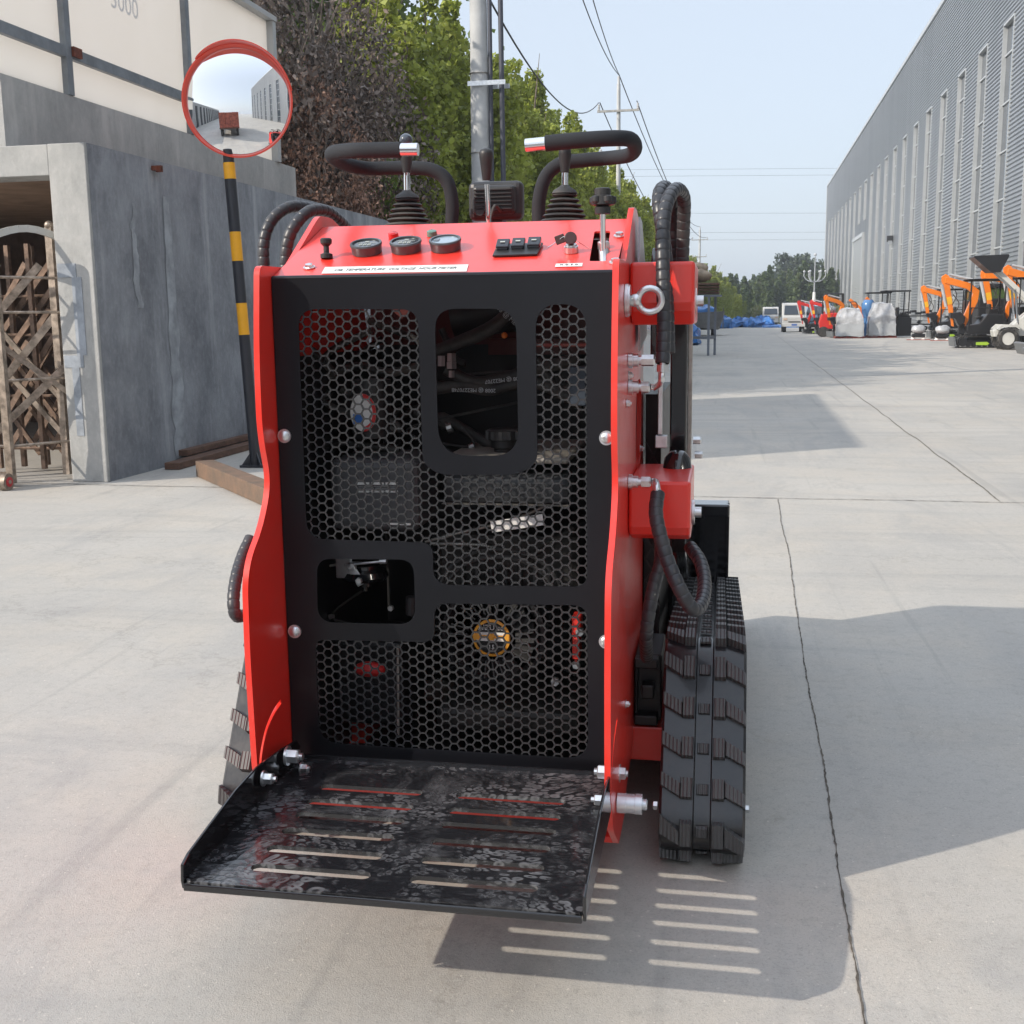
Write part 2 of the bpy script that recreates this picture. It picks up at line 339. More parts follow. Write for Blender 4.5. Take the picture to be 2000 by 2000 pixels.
# ---------------- white panel screen on the roof parapet ----------------
setorg(None)
ps=empty('panel_screen',R(-5.5,11.0,3.0),'tall cream white panel screen in a grey steel frame above the cement parapet','screen',rz=-TH)
wp=mat('cream_panel',(.82,.81,.79),.5,vscale=1.5,stretch=(1,1,.25),col2=(.76,.75,.72),bump=.05,bscale=4)
_b=wp.node_tree.nodes['Principled BSDF']; _o=wp.node_tree.nodes['Material Output']; _t=N(wp.node_tree,'ShaderNodeBsdfTranslucent'); _x=N(wp.node_tree,'ShaderNodeMixShader'); _x.inputs[0].default_value=.5; _t.inputs[0].default_value=(.95,.93,.90,1)   # translucent fibreglass sheet
wp.node_tree.links.new(_b.outputs[0],_x.inputs[1]); wp.node_tree.links.new(_t.outputs[0],_x.inputs[2]); wp.node_tree.links.new(_x.outputs[0],_o.inputs[0])
fr=mat('grey_frame_steel',(.20,.225,.25),.45,.2,var=.2,vscale=5,dust=.15)
m_=MB(); rbox(m_,-5.48,-5.45,6,13.05,3.0,4.55); m_.build('panel',wp,ps)
m_=MB()
for b_ in (8.82,10.93): rbox(m_,-5.446,-5.39,b_-.04,b_+.04,3.003,4.55)
m_.build('post',fr,ps,bevel=.004)
m_=MB(); rbox(m_,-5.444,-5.394,6,13.0,3.29,3.38); m_.build('rail',fr,ps,bevel=.004)
m_=MB(); rbox(m_,-5.50,-5.37,13.0,13.09,3.003,4.55); rbox(m_,-5.52,-5.36,6,13.1,4.553,4.61); m_.build('frame',mat('pale_trim',(.42,.43,.43),.5),ps,bevel=.004)
m_=MB(); rbox(m_,-5.388,-5.365,8.85,8.97,3.31,3.385); m_.build('rusty_bracket',rust,ps)
m_=MB(); ghost=mat('ghost_print',(.80,.79,.768),.6)
text('3000',.24,lambda x,y,z:R(-5.449,9.85+x,3.95+y)+V*z,m_)
m_.build('faded_print',ghost,ps)
# ---------------- warehouse ----------------
setorg(None)
AW=12.0
wh=empty('warehouse',R(12,60,0),'huge grey corrugated warehouse with a row of tall narrow recessed windows','building',rz=-TH)
clad=mat('grey_corrugated_steel',(.30,.32,.345),.4,.3,vscale=.7,stretch=(1,1,.12),col2=(.255,.275,.30),coords='Object',bump=.05,bscale=3)
trim=mat('galvanised_flashing',(.50,.52,.53),.4,.3,var=.05,vscale=2)
glassd=mat('dark_window_glass',(.03,.04,.055),.08,0,.3)
B0,B1,SP,WZ=-60,194,6.26,14.95
wins=[61.8+SP*k for k in range(-22,25) if B0+2<61.8+SP*k<B1-1.5]
door=(130.5,142)
def corr(mb,b0,b1,z0,z1):
    pt=.205; n=int(round((z1-z0)/pt)); pz=[]
    for i in range(n):
        z=z0+i*(z1-z0)/n; h=(z1-z0)/n
        pz+=[(0,z),(0,z+.40*h),(.07,z+.52*h),(.07,z+.80*h)]
    pz.append((0,z1)); vs=[R(AW+d,b,z) for d,z in pz for b in (b0,b1)]
    mb.add(vs,[(2*i,2*i+1,2*i+3,2*i+2) for i in range(len(pz)-1)])
m_=MB(); corr(m_,B0,B1,WZ+.1,20.8)
prev=B0
for wc in wins:
    corr(m_,prev,wc-1.15,0,WZ+.1)
    if door[0]-1<wc<door[1]+1: corr(m_,wc-1.15,wc+1.15,9.2,10.9)
    prev=wc+1.15
corr(m_,prev,B1,0,WZ+.1)
m_.build('cladding',clad,wh,recalc=False)
m_=MB(); rbox(m_,AW-.1,AW+.3,B0,B1+.1,20.82,21.1); m_.build('roof_trim',trim,wh)
m_=MB(); rbox(m_,AW+.27,30,B0,B1,0,20.7); m_.build('inner_wall',mat('dark_backing',(.10,.11,.12),.8),wh)
m_=MB(); rbox(m_,AW-.07,AW+.3,B1-.05,B1+.2,0,20.8); m_.build('corner_trim',trim,wh)
def window(wc,zb):
    m=MB(); rbox(m,AW-.02,AW+.25,wc+1.15,wc+1.20,zb,WZ); rbox(m,AW-.02,AW+.25,wc-1.20,wc-1.15,zb,WZ); rbox(m,AW-.02,AW+.25,wc-1.147,wc+1.147,WZ-.05,WZ+.05)
    o=m.build('window',trim,wh); m=MB(); rbox(m,AW+.19,AW+.21,wc-1.145,wc+1.145,zb,WZ-.052); m.build('pane',glassd,o)
    m=MB(); z=zb+1.4
    while z<WZ-1: rbox(m,AW+.12,AW+.188,wc-1.143,wc+1.143,z-.04,z+.04); z+=2.3
    m.build('mullion',trim,o)
for wc in wins: window(wc,10.9 if door[0]-1<wc<door[1]+1 else .6)
m_=MB(); rbox(m_,AW-.2,AW+.3,door[0]-.3,door[0],0,9.2); rbox(m_,AW-.2,AW+.3,door[1],door[1]+.3,0,9.2); rbox(m_,AW-.2,AW+.3,door[0]-.3,door[1]+.3,9.203,9.6)
dr=m_.build('door_frame',trim,wh); m_=MB(); corr(m_,door[0],door[1],0,9.2)
for i,vv in enumerate(m_.v): m_.v[i]=vv-V*.1
m_.build('roller_door',trim,dr,recalc=False)
fl=MB(); p=at(1738,471,'a',AW-.25); fl.use(plas).box(p+Vector((0,0,.2)),(.5,.25,.5),(V,U,zz)); fl.use(zinc).box(p+Vector((0,0,-.1))-U*.2,(.3,.2,.25),(V,U,zz)); fl.build('wall_floodlight',None,wh)
# opposite workshop and loaded truck behind the camera: seen in the round mirror
setorg(None)
ws=empty('workshop',R(-13.5,-32,0),'grey workshop with dark pilasters, seen reflected in the round mirror','building',rz=-TH)
m_=MB(); rbox(m_,-19,-13.5,-70,-6,0,6); m_.build('wall',pl_mid,ws)
m_=MB()
for i in range(16): rbox(m_,-13.6,-13.3,-8-i*4,-6.8-i*4,0,5.2)
m_.build('pilaster',mat('dark_pilaster',(.05,.055,.06),.7),ws)
setorg(None)
tr=empty('flatbed_truck',R(-3.4,-8,0),'flatbed truck stacked with red bricks, seen reflected in the round mirror','truck',rz=-TH)
m_=MB(); rbox(m_,-5.6,-3.0,-8.5,-2.5,1.0,1.15); m_.build('bed',mat('truck_brown',(.12,.06,.04),.7),tr)
m_=MB()
for i in range(6):
    for j in range(3): rbox(m_,-5.55+j*.86,-4.72+j*.86,-8.4+i*.98,-7.47+i*.98,1.16,2.9+.1*((i+j)%2))
m_.build('brick_load',mat('red_brick',(.33,.09,.06),.85,var=.4,vscale=6,bump=.3),tr)
m_=MB(); rbox(m_,-5.6,-3.0,-10.4,-8.6,.6,2.5); m_.build('cab',mat('cab_blue',(.05,.1,.3),.4),tr,bevel=.08)
for a_ in (-5.4,-3.25):
    for b_ in (-3.4,-4.5,-9.4): m_=MB(); m_.cyl(R(a_-.14,b_,.48),R(a_+.14,b_,.48),.48,24); m_.build('wheel',rub,tr,smooth=40)
# ---------------- folding steel gate in the opening ----------------
setorg(None)
gst=mat('tarnished_gate_steel',(.36,.30,.25),.42,.7,var=.4,vscale=16,bump=.05,dust=.3)
fg=empty('folding_gate',R(-5.3,7.6,0),'tarnished stainless steel folding gate with crossed bars in the gatehouse opening','gate',rz=-TH)
def P2(a,b,z): return R(a,b,z)
for i,(a_,b_,w_) in enumerate(((-5.27,7.45,.055),(-5.13,7.95,.055),(-5.36,7.28,.05),(-5.62,7.5,.05),(-5.75,7.9,.05))):
    m_=MB(); top=1.86 if i in(0,1) else 1.82; m_.box(R(a_,b_,.07+top/2-.035),(w_,w_*.8,top-.0),(V,U,zz)); m_.sphere(R(a_,b_,top+.05),w_*.62,12,8)
    if i!=2: m_.build('post',gst,fg,smooth=35)
    else:
        m_=MB(); m_.box(R(-5.36,7.28,.48),(.05,.05,.85),(V,U,zz)); m_.build('post',gst,fg)
for (p,q) in (((-5.9,7.6,.25),(-5.13,7.95,1.25)),((-5.9,7.55,.75),(-5.2,7.9,1.62)),((-5.75,7.5,.12),(-5.0,8.0,.95)),((-5.6,7.3,.25),(-5.27,7.45,.75)),((-5.9,7.4,.85),(-5.27,7.5,1.62)),((-5.8,7.4,.35),(-5.27,7.48,1.1))):
    m_=MB(); m_.beam(R(*p),R(*q),.018,.055); m_.build('diagonal_bar',gst,fg)
for (p,q) in (((-5.9,7.9,1.5),(-5.13,7.96,.6)),((-5.8,7.9,1.1),(-5.05,8.0,.2)),((-5.7,7.5,1.3),(-5.0,7.98,.6))):
    m_=MB(); m_.beam(R(*p),R(*q),.018,.04); m_.build('diagonal_bar',gst,fg)
rs_=mat('brown_tarnished_steel',(.20,.135,.10),.5,.5,var=.4,vscale=14,dust=.2)
for i in range(7):
    a0=-5.85+.13*i; b0=8.15+.12*(i%3); m_=MB(); m_.box(R(a0,b0,.92),(.035,.035,1.75),(V,U,zz)); m_.build('post',rs_,fg)
    m_=MB(); m_.beam(R(a0-.35,b0+.04,.2+.25*(i%2)),R(a0+.3,b0+.05,1.05+.25*(i%2)),.016,.045); m_.build('diagonal_bar',rs_,fg)
    m_=MB(); m_.beam(R(a0-.3,b0+.07,.75+.2*(i%2)),R(a0+.35,b0+.02,1.65),.016,.045); m_.build('diagonal_bar',rs_,fg)
    m_=MB(); m_.beam(R(a0+.3,b0+.09,.15),R(a0-.3,b0+.1,.95),.016,.035); m_.build('diagonal_bar',rs_,fg)
for z_ in (.2,.62,1.1,1.4): m_=MB(); m_.tube([R(-5.95,8.2,z_),R(-5.02,8.25,z_)],.012,6); m_.build('cross_rail',rs_,fg)
for z_ in (.30,.78,1.27,1.52):
    m_=MB(); m_.tube([R(-5.95,7.48,z_),R(-5.27,7.5,z_),R(-5.02,7.97,z_)],.011,8); m_.build('cross_rail',gst,fg,smooth=60)
m_=MB()
for (a0,b0,a1,b1) in ((-5.9,7.5,-5.27,7.45),(-5.27,7.45,-5.02,7.95)):
    pts=[R(a0+(a1-a0)*t/8,b0+(b1-b0)*t/8,1.80+.07*math.sin(math.pi*t/8)) for t in range(9)]
    for i in range(8): m_.beam(pts[i],pts[i+1],.02,.05)
m_.build('arched_top_rail',mat('white_rail',(.55,.55,.52),.4,dust=.2),fg)
m_=MB(); rbox(m_,-5.9,-5.27,7.43,7.5,.05,.11); m_.build('base_rail',gst,fg)
c=R(-5.23,7.32,.062); m_=MB(); m_.use(gst).cyl(c-V*.03-U*.0,c+V*.03,.062,20); m_.use(mat('red_hub',(.5,.03,.04),.5)).cyl(c+V*.031,c+V*.036,.036,16); m_.use(gst).cyl(c+V*.036,c+V*.04,.015,12); m_.build('caster_wheel',None,fg,smooth=40)
m_=MB(); m_.box(R(-5.33,7.30,.16),(.10,.06,.2),(V,U,zz)); m_.build('caster_bracket',gst,fg,bevel=.01)
# ---------------- timber beams on the slab ----------------
setorg(None)
wood=mat('old_timber',(.16,.085,.055),.85,var=.5,vscale=9,stretch=(1,1,3),bump=.4,bscale=40,col2=(.09,.05,.035))
def timber(pa,pb,w_,h_,z,label,grp='weathered timbers lying by the gatehouse wall',m=wood,upv=(0,0,1)):
    setorg(None); m_=MB(); p=Vector((pa[0],pa[1],z+h_/2)); q=Vector((pb[0],pb[1],z+h_/2)); n=10; rs=[]
    d=(q-p).normalized(); s_=Vector((d.y,-d.x,0))
    for i in range(n+1):
        c=p.lerp(q,i/n); j=[.003*noise.noise(Vector((i*.9,k*3,z*9))) for k in range(4)]
        rs.append([c+s_*(w_/2+j[0])+Vector((0,0,h_/2)),c-s_*(w_/2+j[1])+Vector((0,0,h_/2+j[2])),c-s_*(w_/2)-Vector((0,0,h_/2)),c+s_*(w_/2)-Vector((0,0,h_/2))])
    m_.rings(rs); o=m_.build('timber_beam',m,bevel=.004); tag(o,label,'timber',grp); return o
p0=at(336,918,'Z',0); p1=at(500,872,'Z',0)
timber(p0,p0+(p1-p0)*1.25,.13,.055,.003,'lower brown timber beam lying against the blue-grey gatehouse wall')
p0=at(352,893,'Z',.06)+Vector((0,.04,0)); timber(p0,p0+(p1-at(336,918,'Z',0))*1.2,.10,.05,.066,'upper brown timber beam resting on the lower one by the wall')
p0=at(380,930,'Z',0); p1=at(512,995,'Z',0); d_=(p1-p0); ang=mat('sun_bleached_timber',(.20,.125,.085),.85,var=.35,vscale=7,bump=.4,col2=(.13,.095,.07))
timber(p0+Vector((.08,.02,0)),p0+d_*2.2+Vector((.10,.12,0)),.14,.12,.003,'thick sun-bleached timber beam lying on the slab in front of the mirror post',m=ang)
# ---------------- traffic mirror on striped pole ----------------
setorg(None)
tm=empty('traffic_mirror',at(500,911,'Z',0),'round convex traffic mirror with red rim on a black and yellow striped post','traffic mirror')
pb_=at(500,911,'Z',0); bb_=pb_.dot(U); ptop=at(447,318,'b',bb_)
ym=mat('yellow_reflective_band',(.85,.40,.01),.35,0,.3,var=.1); bm_=mat('black_post_paint',(.02,.022,.03),.35,0,.2)
def polept(y):           # point on the leaning post at pixel row y
    t=(911-y)/(911-318); return pb_.lerp(ptop,t)
bands=[(911,654),(654,592),(592,510),(510,453),(453,350),(350,318)]
for i,(y0,y1) in enumerate(bands):
    q0=at(0,y0,'b',bb_); q1=at(0,y1,'b',bb_)
    def onpole(y):
        lo,hi=0.,1.
        for _ in range(40):
            mid=(lo+hi)/2; p=pb_.lerp(ptop,mid); d=p-CAM; py=1000-F*d.dot(up)/d.dot(fw)
            if py>y: lo=mid
            else: hi=mid
        return pb_.lerp(ptop,lo)
    m_=MB(); m_.cyl(onpole(y0) if i else pb_,onpole(y1),.045 if i==0 else .043+.0008*i,24)
    m_.build('yellow_band' if i%2 else 'post',ym if i%2 else bm_,tm,smooth=40)
m_=MB(); m_.box(pb_+Vector((0,0,.01)),(.2,.2,.02)); 
for k in range(4): 
    a=math.radians(45+90*k); d=Vector((math.cos(a),math.sin(a),0)); m_.prism([pb_+d*.04+Vector((0,0,.02)),pb_+d*.12+Vector((0,0,.02)),pb_+d*.04+Vector((0,0,.12))],d.cross(zz)*.008)
m_.build('base_plate',bm_,tm)
mc=at(465,198,'b',bb_); nrm=(CAM-mc); nrm=Vector((nrm.x,nrm.y,nrm.z)).normalized()
nrm=(Matrix.Rotation(math.radians(-10),3,'Z')@nrm); nrm=Vector((nrm.x,nrm.y,-.02)).normalized()
RM=.405; m_=MB(); prof=[]; RC=1.6
for i in range(15): r=RM*.985*i/14; prof.append((math.sqrt(RC*RC-r*r)-math.sqrt(RC*RC-RM*RM),r))
prof=prof[::-1]; m_.lathe(mc,nrm,prof,64,cap=False); m_.build('mirror_dish',mat('mirror_acrylic',(.9,.91,.92),.01,1),tm,smooth=80)
rimm=mat('red_rim_plastic',(.85,.08,.045),.4,0,.2); m_=MB(); m_.lathe(mc-nrm*.05,nrm,[(-.06,.1),(-.055,RM*.5),(0,RM*.97),(.03,RM+.016),(.085,RM+.026),(.09,RM+.014),(.05,RM-.004)],64,cap=False); m_.build('rim',rimm,tm,smooth=50)
# hood over the top
x_=nrm.cross(Vector((0,0,1))).normalized(); y_=x_.cross(nrm)
m_=MB(); rs=[]
for i in range(41):
    a=math.radians(45+125*i/40); d=x_*math.cos(a)+y_*math.sin(a); e=.09*max(0,math.sin(math.pi*i/40))**.6+.005
    c=mc+d*(RM+.014); rs.append([c+nrm*.01,c+d*.008+nrm*.01,c+d*(.02)+nrm*(.03+e),c+d*.012+nrm*(.03+e)])
m_.rings(rs); m_.build('hood',rimm,tm,smooth=50)
m_=MB(); m_.cyl(ptop-Vector((0,0,.02)),ptop+Vector((0,0,.10)),.043,20); m_.beam(ptop+Vector((0,0,.06)),mc-nrm*.1,.05,.05); m_.build('mount',bm_,tm)
# ---------------- trees ----------------
def leafmat(name,c,c2,island=.35,tr=.4):
    if name in MATS: return MATS[name]
    m=mat(name,c,.55,col2=c2,vscale=.9,island=island,detail=3)
    nt=m.node_tree; b=nt.nodes['Principled BSDF']; out=nt.nodes['Material Output']; t=N(nt,'ShaderNodeBsdfTranslucent'); mx=N(nt,'ShaderNodeMixShader'); mx.inputs[0].default_value=tr
    src=b.inputs['Base Color'].links[0].from_socket; nt.links.new(src,t.inputs[0]); nt.links.new(b.outputs[0],mx.inputs[1]); nt.links.new(t.outputs[0],mx.inputs[2]); nt.links.new(mx.outputs[0],out.inputs[0]); return m
lg=leafmat('poplar_leaf',(.27,.32,.045),(.38,.42,.085)); lgd=leafmat('dark_leaf',(.09,.145,.03),(.15,.21,.045)); lb=leafmat('withered_leaf',(.25,.15,.105),(.36,.22,.16),.5,.1)
lbd=leafmat('dark_withered_leaf',(.13,.10,.083),(.20,.155,.125),.5,.05); lfar=leafmat('far_leaf',(.075,.12,.035),(.11,.15,.04)); lfar2=leafmat('far_grey_leaf',(.06,.085,.05),(.08,.105,.06))
bark=mat('bark',(.22,.18,.15),.9,var=.4,vscale=8,bump=.5,bscale=20)
def leaf_mesh(pts,size,nr,name,m,aspect=.55,droop=0):
    n=len(pts); pts=np.array(pts); a=nr.normal(size=(n,3)); a[:,2]-=droop; a/=np.linalg.norm(a,axis=1)[:,None]; b=nr.normal(size=(n,3)); b-=a*(a*b).sum(1)[:,None]; b/=np.linalg.norm(b,axis=1)[:,None]
    s=size*(.6+.8*nr.random(n))[:,None]; c=np.cross(a,b)*s*.15
    v=np.stack([pts-a*s*.5,pts+b*s*aspect*.5+c,pts+a*s*.5,pts-b*s*aspect*.5+c],1).reshape(-1,3)
    me=bpy.data.meshes.new(name); me.vertices.add(4*n); me.vertices.foreach_set('co',v.ravel()); me.loops.add(4*n); me.loops.foreach_set('vertex_index',np.arange(4*n)); me.polygons.add(n)
    me.polygons.foreach_set('loop_start',np.arange(n)*4); me.polygons.foreach_set('loop_total',np.full(n,4)); me.update(calc_edges=True); me.validate(); me.materials.append(m); return me
def spire_pts(nr,h,r,n,k,base=.6,pw=1.0):
    """pointed crown made of k leafy spires"""
    sp=[]
    for i in range(k):
        d=r*math.sqrt(nr.random()) if i else 0; a=nr.random()*6.283; sp.append((d*math.cos(a),d*math.sin(a),h*(1-.42*(d/r)**1.3*(.6+.5*nr.random())),r*(.38+.18*nr.random())))
    out=[]; w=np.array([s[2]*s[3] for s in sp]); w/=w.sum()
    for (x,y,hh,rr),ww in zip(sp,w):
        m=int(n*ww); t=nr.random(m)**.85*.94; z=base+(hh-base)*t; rad=rr*((1-t)**.55)*(.85+.25*np.sin(z*5+x*9)+.15*np.sin(z*13+y*7)); q=nr.random(m)**.35; ph=nr.random(m)*6.283
        rad=rad+.03; out.append(np.stack([x+rad*q*np.cos(ph),y+rad*q*np.sin(ph),z+.06*np.clip(nr.normal(size=m),-1,1)],1))
    return np.concatenate(out)
def clump_pts(nr,h,r,n,k,base=.2,cs=.45):
    C=[]
    while len(C)<k:
        p=nr.normal(size=3); p/=np.linalg.norm(p); q=nr.random()**.4; c=np.array([p[0]*r*q,p[1]*r*q,(base+h)/2+p[2]*(h-base)/2*q]); C.append(c)
    C=np.array(C); idx=nr.integers(0,k,n); sz=cs*(.5+nr.random(k)); return C[idx]+np.clip(nr.normal(size=(n,3)),-1.9,1.9)*sz[idx][:,None]*.5
def trunk_mesh(nr,h,r,limbs,name='trunk',spread=.4):
    mb=MB(); setorg(None); path=[Vector((.08*math.sin(z*1.1),.06*math.cos(z*1.7),z)) for z in np.linspace(0,h,9)]
    mb.tube(path,r,8,rad=[r*(1-.85*i/8) for i in range(9)])
    for i in range(limbs):
        z0=h*(.12+.75*nr.random()); a=nr.random()*6.283; L=h*(.2+.2*nr.random()); p=Vector((.05,.05,z0)); d=Vector((math.cos(a)*spread,math.sin(a)*spread,1)).normalized()
        mb.tube([p,p+d*L*.5+Vector((0,0,.05)),p+d*L],r*.3,5,rad=[r*.32,r*.2,r*.06])
    o=mb.build(name,bark,smooth=60); return o
def tree_proto(kind,seed):
    nr=np.random.default_rng(seed)
    if kind=='poplar': pts=spire_pts(nr,8.3,1.75,24000,15); me=leaf_mesh(pts,.13,nr,'crown',lg,.75); tk=trunk_mesh(nr,7.0,.11,9)
    elif kind=='dark': pts=clump_pts(nr,8.5,2.1,13000,90,.5,.75); me=leaf_mesh(pts,.19,nr,'crown',lgd,.7); tk=trunk_mesh(nr,7.0,.14,10)
    elif kind=='withered': pts=clump_pts(nr,5.6,1.25,9000,130,.2,.34); me=leaf_mesh(pts,.085,nr,'crown',lb,.5,1.2); tk=trunk_mesh(nr,5.9,.06,36,spread=.4)
    elif kind=='withered_dark': pts=clump_pts(nr,6.2,1.5,11000,150,.8,.42); me=leaf_mesh(pts,.09,nr,'crown',lbd,.5,1); tk=trunk_mesh(nr,6.0,.08,34,spread=.55)
    elif kind=='bush': pts=clump_pts(nr,2.2,.75,5000,60,.1,.3); me=leaf_mesh(pts,.10,nr,'crown',leafmat('bush_leaf',(.17,.25,.045),(.24,.33,.07)),.35,-.6); tk=trunk_mesh(nr,1.7,.03,8)
    elif kind=='far': pts=spire_pts(nr,8,2.0,3500,14,.3); me=leaf_mesh(pts,.42,nr,'crown',lfar,.75); tk=trunk_mesh(nr,6,.12,4)
    else: pts=clump_pts(nr,9,2.6,3800,60,.5,1.0); me=leaf_mesh(pts,.5,nr,'crown',lfar2,.75); tk=trunk_mesh(nr,7,.15,4)
    return me,tk
PROTO={}
def tree(name,kind,seed,a,b,s,label,group,sz=None,z=0):
    key=(kind,seed)
    if key not in PROTO:
        me,tk=tree_proto(kind,seed); PROTO[key]=(me,tk.data); bpy.data.objects.remove(tk)
    me,tm_=PROTO[key]; setorg(None); e=bpy.data.objects.new(name,None); COL.objects.link(e); e.location=R(a,b,z); e.rotation_euler=(0,0,rnd.random()*6.28); e.scale=(s,s,sz or s); e.empty_display_size=.3
    tag(e,label,'tree',group)
    for nm,d in (('crown',me),('trunk',tm_)): o=bpy.data.objects.new(nm,d); COL.objects.link(o); o.parent=e
    return e
G1='green poplars in a row behind the gatehouse'
b_=20.5
i=0
while b_<150:
    tree('poplar_tree','poplar',11+i%3,-6.5+rnd.uniform(-.35,.35),b_,rnd.uniform(.93,1.05),'bright green pointed poplar in the row running along the left of the yard',G1); b_+=2.3+rnd.uniform(-.2,.5)+b_*.012; i+=1
G2='dark green trees behind the poplars'
for i,(a,b) in enumerate([(-9,17),(-9.3,21),(-9,25.5),(-9.4,30),(-9.1,35),(-9.4,41)]): tree('broadleaf_tree','dark',21+i%2,a,b,1.0+.1*(i%3),'dark green broad tree standing behind the poplar row',G2)
G3='withered brown trees over the gatehouse wall'
for i,(k,a,b,s) in enumerate([('withered_dark',-6.9,15.3,1.0),('withered_dark',-6.4,17.0,.98),('withered_dark',-6.6,19.0,.97),('withered_dark',-7.6,14.2,1.1),('withered_dark',-7.4,17.6,1.05)]):
    tree('withered_tree',k,31+i%2,a,b,s,'tall tree with dark grey-brown withered leaves above the cement wall end',G3)
G4='brown withered shrubs beside the wall end'
for i,(a,b,s) in enumerate([(-5.75,15.5,.72),(-5.7,16.9,.62),(-5.9,18.4,.66),(-5.6,20.0,.5),(-5.6,21.6,.45),(-6.3,15.7,.85)]):
    tree('withered_shrub','withered',41+i%2,a,b,s,'low shrub with dry reddish-brown leaves just above the cement wall',G4)
G5='small green bushes among the withered shrubs'
for i,(a,b,s,z) in enumerate([(-5.5,17.3,.95,2.3),(-5.45,16.2,.6,1.9),(-5.3,19.3,.8,1.2),(-5.3,21.2,.75,.9)]):
    e=tree('green_bush','bush',51,a,b,s,'small feathery green bush between the brown withered shrubs',G5,z=0,sz=s*1.6 if z>2 else s*1.25)
G6='far green trees at the end of the yard'
for i in range(22):
    a=-6+i*1.15+rnd.uniform(-.4,.4); tree('far_tree','far',61+i%2,a,168+rnd.uniform(-8,6),(.86 if a<2.5 else 1.0)*rnd.uniform(.9,1.1),'bushy green tree in the far row closing the end of the yard',G6)
for i,(a,b,s) in enumerate([(-4.6,108,.82),(-4.0,114,.85),(-3.4,121,.86),(-2.9,128,.80),(-2.3,134,.74),(-1.6,140,.62),(-.9,146,.5)]):
    tree('poplar_tree','poplar',11+i%3,a,b,s,'bright green poplar in the far left clump above the blue tarpaulins','far left clump of poplars',sz=s*.9)
G7='hazy grey-green trees beyond the far row'
for i,(a,b,s) in enumerate([(-9,205,1.0),(-4,210,.85),(0,215,.8),(3.5,210,.95),(6.5,200,1.25),(8.5,204,1.25),(11,210,1.15),(13.5,200,1.15)]):
    tree('distant_tree','fargrey',71,a,b,s,'hazy grey-green tree beyond the far row of trees',G7)
# weedy verge at the end of the yard
nr=np.random.default_rng(5); n=9000; pa=nr.uniform(-8,14,n); pb=nr.uniform(135,160,n); hh=(1.1+.8*np.sin(pa*1.3))*nr.random(n); pts=[list(R(x,y,.15+z)) for x,y,z in zip(pa,pb,hh)]
me=leaf_mesh(pts,.55,nr,'verge_weeds',leafmat('weed_leaf',(.10,.14,.04),(.17,.16,.07)),.4); o=bpy.data.objects.new('verge_weeds',me); COL.objects.link(o); tag(o,'rough green and straw weeds along the end of the yard','weeds',kind='stuff')
# ---------------- utility poles and wires ----------------
conc=mat('spun_concrete',(.47,.48,.48),.8,var=.1,vscale=3,bump=.1)
setorg(None)
def pole(a,b,h,r,label,arms=True,conduit=False,lean=0):
    e=empty('utility_pole',R(a,b,0),label,'utility pole',rz=-TH,group='concrete power poles along the left side')
    m_=MB(); L=Vector((lean,0,0)); m_.lathe(R(a,b,0),zz+L/h,[(0,r),(h,r*.62)],24); m_.build('pole_shaft',conc,e,smooth=50)
    if arms:
        for z_,w_ in ((h-1.05,1.7),(h-2.8,1.5)) if h>9 else ((h-.6,1.6),):
            m_=MB(); m_.beam(R(a-w_/2,b-.12,z_),R(a+w_/2,b-.12,z_),.08,.08); m_.build('crossarm',steel,e)
            for k in (-1,1):
                m_=MB(); m_.lathe(R(a+k*w_/2*.93,b-.12,z_),(0,0,1),[(0,.03),(.08,.06),(.1,.03),(.16,.06),(.18,.03),(.26,.05),(.28,.02)],10); m_.build('insulator',mat('porcelain',(.5,.5,.5),.3),e)
        m_=MB(); m_.cyl(R(a,b,h),R(a,b,h+.3),.05,8); m_.build('insulator',mat('porcelain',(.5,.5,.5),.3),e)
    if conduit:
        m_=MB(); m_.tube([R(a+.19,b-.02,0),R(a+.175,b-.02,h)],.035,10); m_.build('conduit',mat('dark_conduit',(.06,.065,.085),.5),e,smooth=60)
        m_=MB(); m_.tube([R(a+.40,b-.03,0),R(a+.375,b-.03,2.5),R(a+.33,b-.03,h)],.04,10); m_.build('conduit',mat('dark_conduit',(.06,.065,.085),.5),e,smooth=60)
        z_=4.78
        for q_ in (-.17,.17): m_=MB(); m_.box(R(a+.15,b+q_,z_),(.6,.012,.07),(V,U,zz)); m_.build('clamp_band',zinc,e)
        m_=MB()
        for z_ in (3.1,3.75,4.95): m_.lathe(R(a,b,z_),(0,0,1),[(-.004,r*.97),(.004,r*.97)],24)
        m_.build('tie_wire',steel,e)
    return e
pole(-4.20,18.4,12,.165,'nearest thick concrete power pole with two dark conduits, behind the work lamp',False,True)
pole(-5.3,48.5,10.4,.12,'middle concrete power pole with crossarm above the right grab handle')
pole(-5.1,126,10.0,.16,'farthest power pole with two crossarms beside the right hoses')
setorg(None)
wm=mat('cable_black',(.03,.03,.035),.6)
def wire(p,q,sag,r,label,grp='power lines above the yard'):
    setorg(None); n=24; m_=MB(); m_.tube([Vector(p).lerp(Vector(q),i/n)-Vector((0,0,sag*4*(i/n)*(1-i/n))) for i in range(n+1)],r,5); o=m_.build('power_line',wm,smooth=80); tag(o,label,'cable',grp)
P1=R(-4.2,18.4,11.3); h2=9.4
wire(R(-3.7,18.3,9.5),R(-5.3,48.4,10.75),.7,.016,'left cable of the upper pair running from the near pole to the middle pole top')
wire(R(-3.35,18.3,9.5),R(-5.28,48.4,10.75),.5,.016,'right cable of the upper pair running from the near pole to the middle pole top')
wire(R(-4.1,18.3,6.2),R(-6.1,48.4,9.7),1.0,.018,'slack cable sagging from the near pole to the left end of the middle crossarm')
